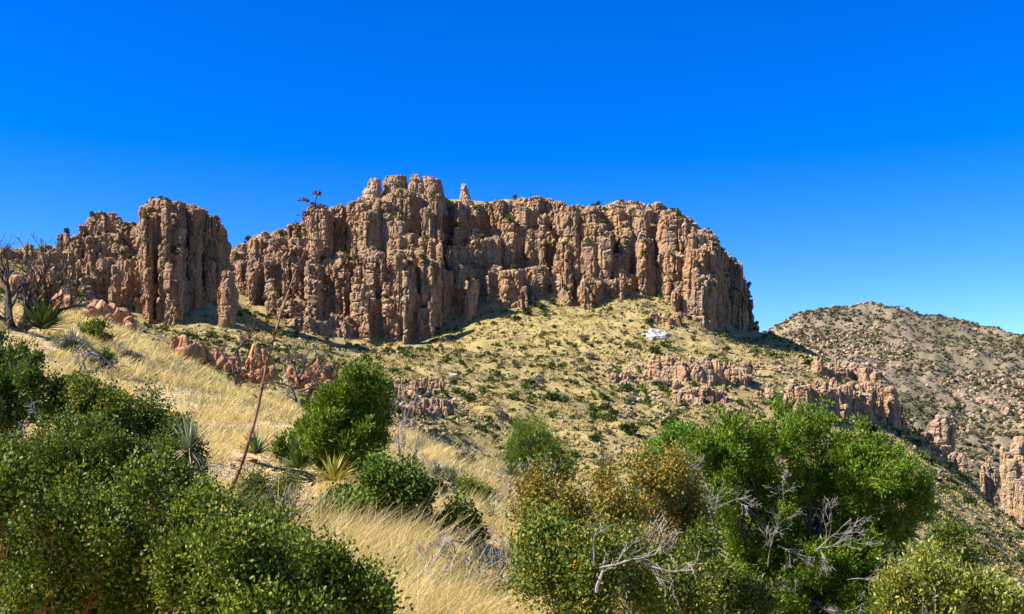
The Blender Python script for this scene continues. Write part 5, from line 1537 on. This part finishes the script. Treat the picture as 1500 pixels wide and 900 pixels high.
# the tiniest tufts and scrub of the slope
x2, Y2, z2, px2, py2 = slope_points(26000, rng)
dn2 = fbm(np.stack([x2 * 0.09, Y2 * 0.09, 0 * x2 + 21], 1), 3, 93)
k2 = np.nonzero(rng.random(len(x2)) < np.clip((dn2 - 0.36) * 3, 0.1, 1) * 0.8)[0]
its = {'scrub_b': [], 'scrub_a': [], 'scrub_grey': []}
AT = [arrays(scrub_mesh('scrub_tiny', 1060 + k, 26, 0.9)) for k in range(4)]
for c, i in enumerate(k2[:7000]):
    V0, F0 = AT[c % 4]
    a = rng.uniform(0, 6.28); ca, sa = math.cos(a), math.sin(a)
    s_ = rng.uniform(0.22, 0.55)
    V1 = np.stack([(V0[:, 0] * ca - V0[:, 1] * sa) * s_ + x2[i], (V0[:, 0] * sa + V0[:, 1] * ca) * s_ + Y2[i], V0[:, 2] * s_ + z2[i] - 0.03], 1)
    its[('scrub_b', 'scrub_a', 'scrub_grey', 'scrub_b')[int(rng.integers(4))]].append((V1, [F0]))
for mk in its:
    o = join_copies('slope_tufts', its[mk], M[mk])
    tag(o, 'fine %s tufts speckling the yellow slope below the mesa' % {'scrub_a': 'dark green', 'scrub_b': 'olive', 'scrub_grey': 'grey'}[mk], 'scrub', kind='stuff')

# scrub on cliff ledges
def ledge_points(name, n, rng, zmin=0.75, minpy=0):
    V, Q = o_V[name][0]
    T = Q[:, :3]
    nn = vnormals(V, np.concatenate([Q[:, [0, 1, 2]], Q[:, [0, 2, 3]]]))
    c = np.nonzero(nn[:, 2] > zmin)[0]
    rng.shuffle(c)
    out = []
    for i in c:
        p = V[i]
        # room around and nothing standing in front
        near = V[np.abs(V[:, 0] - p[0]) < 1.0]
        front = near[(near[:, 1] < p[1] - 0.8)]
        if len(front) and (front[:, 2] / front[:, 1]).max() > p[2] / p[1] - 0.0004:
            continue
        if all(np.hypot(p[0] - q[0], p[2] - q[2]) > 2.4 for q in out):
            out.append(p)
        if len(out) >= n:
            break
    return out
for name, n, lab, grp, smax in (('rock_cliff', 110, 'small dark bush growing on a ledge of the long columned mesa wall', 'bushes on the mesa wall', 1.9),
                                ('rock_butte', 12, 'small dark bush growing on the domed butte', 'bushes on the domed butte', 1.4),
                                ('rock_shelf', 22, 'dark bush growing among the broken rocks left of the domed butte', 'bushes on the broken rock shelf', 1.5)):
    for p in ledge_points(name, n, rng):
        me, nm = SCR[int(rng.integers(7))]
        o = bpy.data.objects.new('ledge_bush', me); col.objects.link(o)
        sx = rng.uniform(0.7, smax)
        o.location = (p[0], p[1], p[2] - 0.15); o.scale = (sx, sx, sx * rng.uniform(0.8, 1.2)); o.rotation_euler = (0, 0, rng.uniform(0, 6.28))
        tag(o, lab, 'bush', grp)
# noticeable bushes with places of their own
for px_, py_, r_, y0, y1, k, lab in [
        (962, 520, 2.6, 250, 372, 0, 'largest dark tree-like bush right below the white bleached rock'),
        (770, 462, 2.6, 300, 376, 0, 'dark thicket at the foot of the mesa wall below its middle gap'),
        (790, 452, 2.4, 300, 378, 3, 'fresh green bush at the foot of the mesa wall beside the dark thicket'),
        (755, 470, 2.2, 300, 376, 1, 'dark bush at the left end of the thicket below the mesa wall'),
        (808, 448, 2.0, 300, 380, 0, 'dark bush at the right end of the thicket below the mesa wall'),
        (1187, 535, 2.4, 300, 400, 1, 'dark green bush at the left shoulder of the shaded knoll'),
        (1186, 590, 2.3, 220, 345, 2, 'dark bush in front of the lower rocks of the shaded knoll'),
        (1205, 545, 1.9, 300, 400, 0, 'dark bush between the shaded knoll and the bush at its left shoulder'),
        (1160, 600, 2.4, 220, 345, 0, 'pair-sized dark bush just above the top of the big juniper'),
        (1262, 552, 1.6, 300, 380, 1, 'dark bush on the right top of the shaded knoll'),
        (640, 484, 1.6, 300, 372, 0, 'dark bush right at the foot of the tallest mesa tower')]:
    h = hit(px_, py_, y0, y1)
    if h is None: continue
    p = on(px_, h)
    o = bpy.data.objects.new('scrub_bush', SCR[k][0]); col.objects.link(o)
    o.location = (p[0], p[1], p[2] - 0.1); o.scale = (r_, r_, r_ * 0.95); o.rotation_euler = (0, 0, px_)
    tag(o, lab, 'bush')

# stones on the slope
BL = []
for k in range(6):
    g = Geo(); boulder(g, R(1100 + k), (0, 0, 0.25), (1, 0.8, 0.65), 2, 10)
    me = g.mesh('slope_boulder'); me.materials.append(M['stone']); BL.append(me)
x, Y, z, px, py = slope_points(42000, rng)
dn = fbm(np.stack([x * 0.06, Y * 0.06, 0 * x + 9], 1), 3, 95)
w = np.clip((dn - 0.46) * 5, 0.06, 1) * np.where(px > 880, 1.4, 0.6) + 0.8 * (((px > 900) & (px < 1300) & (py > 520) & (py < 625)) | ((px > 550) & (px < 690) & (py > 560) & (py < 650)))
sel = rng.random(len(x)) < w * 0.55
x, Y, z, px, py = x[sel], Y[sel], z[sel], px[sel], py[sel]
size = np.clip(rng.lognormal(-1.2, 0.5, len(x)), 0.15, 1.3)
rank = np.argsort(-size / Y)
items = []
print('stones', len(x))
for c, i in enumerate(rank[:6500]):
    k = int(rng.integers(6))
    s = size[i]
    if c < 150:
        o = bpy.data.objects.new('slope_boulder', BL[k]); col.objects.link(o)
        o.location = (x[i], Y[i], z[i]); o.scale = (s * rng.uniform(0.8, 1.5), s, s * rng.uniform(0.6, 1.1)); o.rotation_euler = (rng.uniform(-.3, .3), rng.uniform(-.3, .3), rng.uniform(0, 6.28))
        tag(o, 'loose tan boulder lying on the dry yellow slope below the mesa', 'boulder', 'loose boulders on the yellow slope')
    else:
        V0, F0 = ico(1)
        V1 = V0 * rng.uniform(0.6, 1.2, 3) * s * rng.uniform(0.85, 1.15, (len(V0), 1)) + np.array([x[i], Y[i], z[i] + 0.1 * s])
        items.append((V1, [F0]))
o = join_copies('slope_rubble', items, M['stone'])
tag(o, 'scatter of small tan stones over the yellow slope', 'rubble', kind='stuff')

# dry tufts giving the slope its grain
def tufts(name, x, Y, z, s, mat, rng, per=5):
    m = len(x) * per
    b = np.stack([np.repeat(x, per), np.repeat(Y, per), np.repeat(z, per) - 0.05], 1) + rng.normal(0, 1, (m, 3)) * np.repeat(s, per)[:, None] * np.array([0.35, 0.35, 0])
    g = Geo()
    leaves(g, b, np.array([0.15, 0, 1.0]) + rng.normal(0, 0.45, (m, 3)), np.repeat(s, per) * rng.uniform(0.6, 1.2, m), np.repeat(s, per) * 0.45, rng)
    return obj(name, g.mesh(name), mat)
x, Y, z, px, py = slope_points(90000, rng)
dn = fbm(np.stack([x * 0.12, Y * 0.12, 0 * x + 3], 1), 3, 97)
sel = rng.random(len(x)) < np.clip((dn - 0.36) * 4, 0.05, 1)
x, Y, z = x[sel], Y[sel], z[sel]
o = tufts('slope_grass', x, Y, z, rng.uniform(0.35, 0.75, len(x)), M['slope_grass'], rng)
tag(o, 'dry yellow bunch grass covering the slope below the mesa', 'grass', kind='stuff')

# ------------------------------------------------------------------ far hill: scrub and stones as masses
def far_points(n, rng):
    Y = rng.uniform(520 ** 2, 1260 ** 2, n) ** 0.5
    px = rng.uniform(1090, 1560, n)
    x = (px - 750) / F * Y
    z = gz(x, Y)
    py = HY - F * z / Y
    return x, Y, z, px, py
rng = R(650)
x, Y, z, px, py = far_points(24000, rng)
dn = fbm(np.stack([x * 0.012, Y * 0.012, 0 * x], 1), 3, 99)
clump = np.clip((dn - 0.38) * 5, 0.35, 1.0)
sel = rng.random(len(x)) < clump * 0.9
items = {0: [], 1: []}
for i in np.nonzero(sel)[0]:
    V0, F0 = AR[i % 4] if i % 3 else ico(1)
    s = np.clip(rng.lognormal(0.30, 0.38), 0.7, 3.4)
    a = rng.uniform(0, 6.28); ca, sa = math.cos(a), math.sin(a)
    if len(V0) == 42:
        V0 = V0 * rng.uniform(0.8, 1.2, (42, 1)) * np.array([0.8, 0.8, 0.6]) + np.array([0, 0, 0.3])
    V1 = np.stack([(V0[:, 0] * ca - V0[:, 1] * sa) * s + x[i], (V0[:, 0] * sa + V0[:, 1] * ca) * s + Y[i], V0[:, 2] * s * 0.9 + z[i] - 0.1], 1)
    items[0 if rng.random() < 0.6 else 1].append((V1, [F0]))
o = join_copies('far_scrub', items[0], M['far_dark']); tag(o, 'dark scrub speckling the far rounded hill', 'scrub', kind='stuff')
o = join_copies('far_scrub', items[1], M['far_brown']); tag(o, 'olive brushwood speckling the far rounded hill', 'scrub', kind='stuff')
M['far_rock'] = rock_mat('far_rock', (0.32, 0.22, 0.145), (0.33, 0.20, 0.12), (0.22, 0.15, 0.105), (0.40, 0.30, 0.215), 2.0)
x, Y, z, px, py = far_points(20000, rng)
dn = fbm(np.stack([x * 0.010, Y * 0.010, 0 * x + 4], 1), 3, 103)
up = np.clip((Y - 800) / 300, 0, 1)
crag = ((py > 545) & (py < 640) & (px > 1380)) | ((py > 500) & (py < 540) & (px > 1150) & (px < 1330))
w = np.clip((dn - 0.42) * 4, 0.04, 1) * (0.25 + 0.40 * up) + crag * 0.28
sel = rng.random(len(x)) < w
items = []
for i in np.nonzero(sel)[0]:
    V0, F0 = ico(1)
    s = np.clip(rng.lognormal(0.05, 0.45), 0.5, 3.2)
    tall = rng.uniform(0.5, 1.0) if not crag[i] else rng.uniform(0.8, 1.7)
    V1 = V0 * rng.uniform(0.7, 1.3, (len(V0), 1)) * np.array([1.0, 0.9, tall]) * (s * 0.85) + np.array([x[i], Y[i], z[i] + 0.2 * s * tall])
    items.append((V1, [F0]))
o = join_copies('far_rubble', items, M['far_rock']); tag(o, 'pinkish rocks strewn over the far rounded hill', 'rubble', kind='stuff')
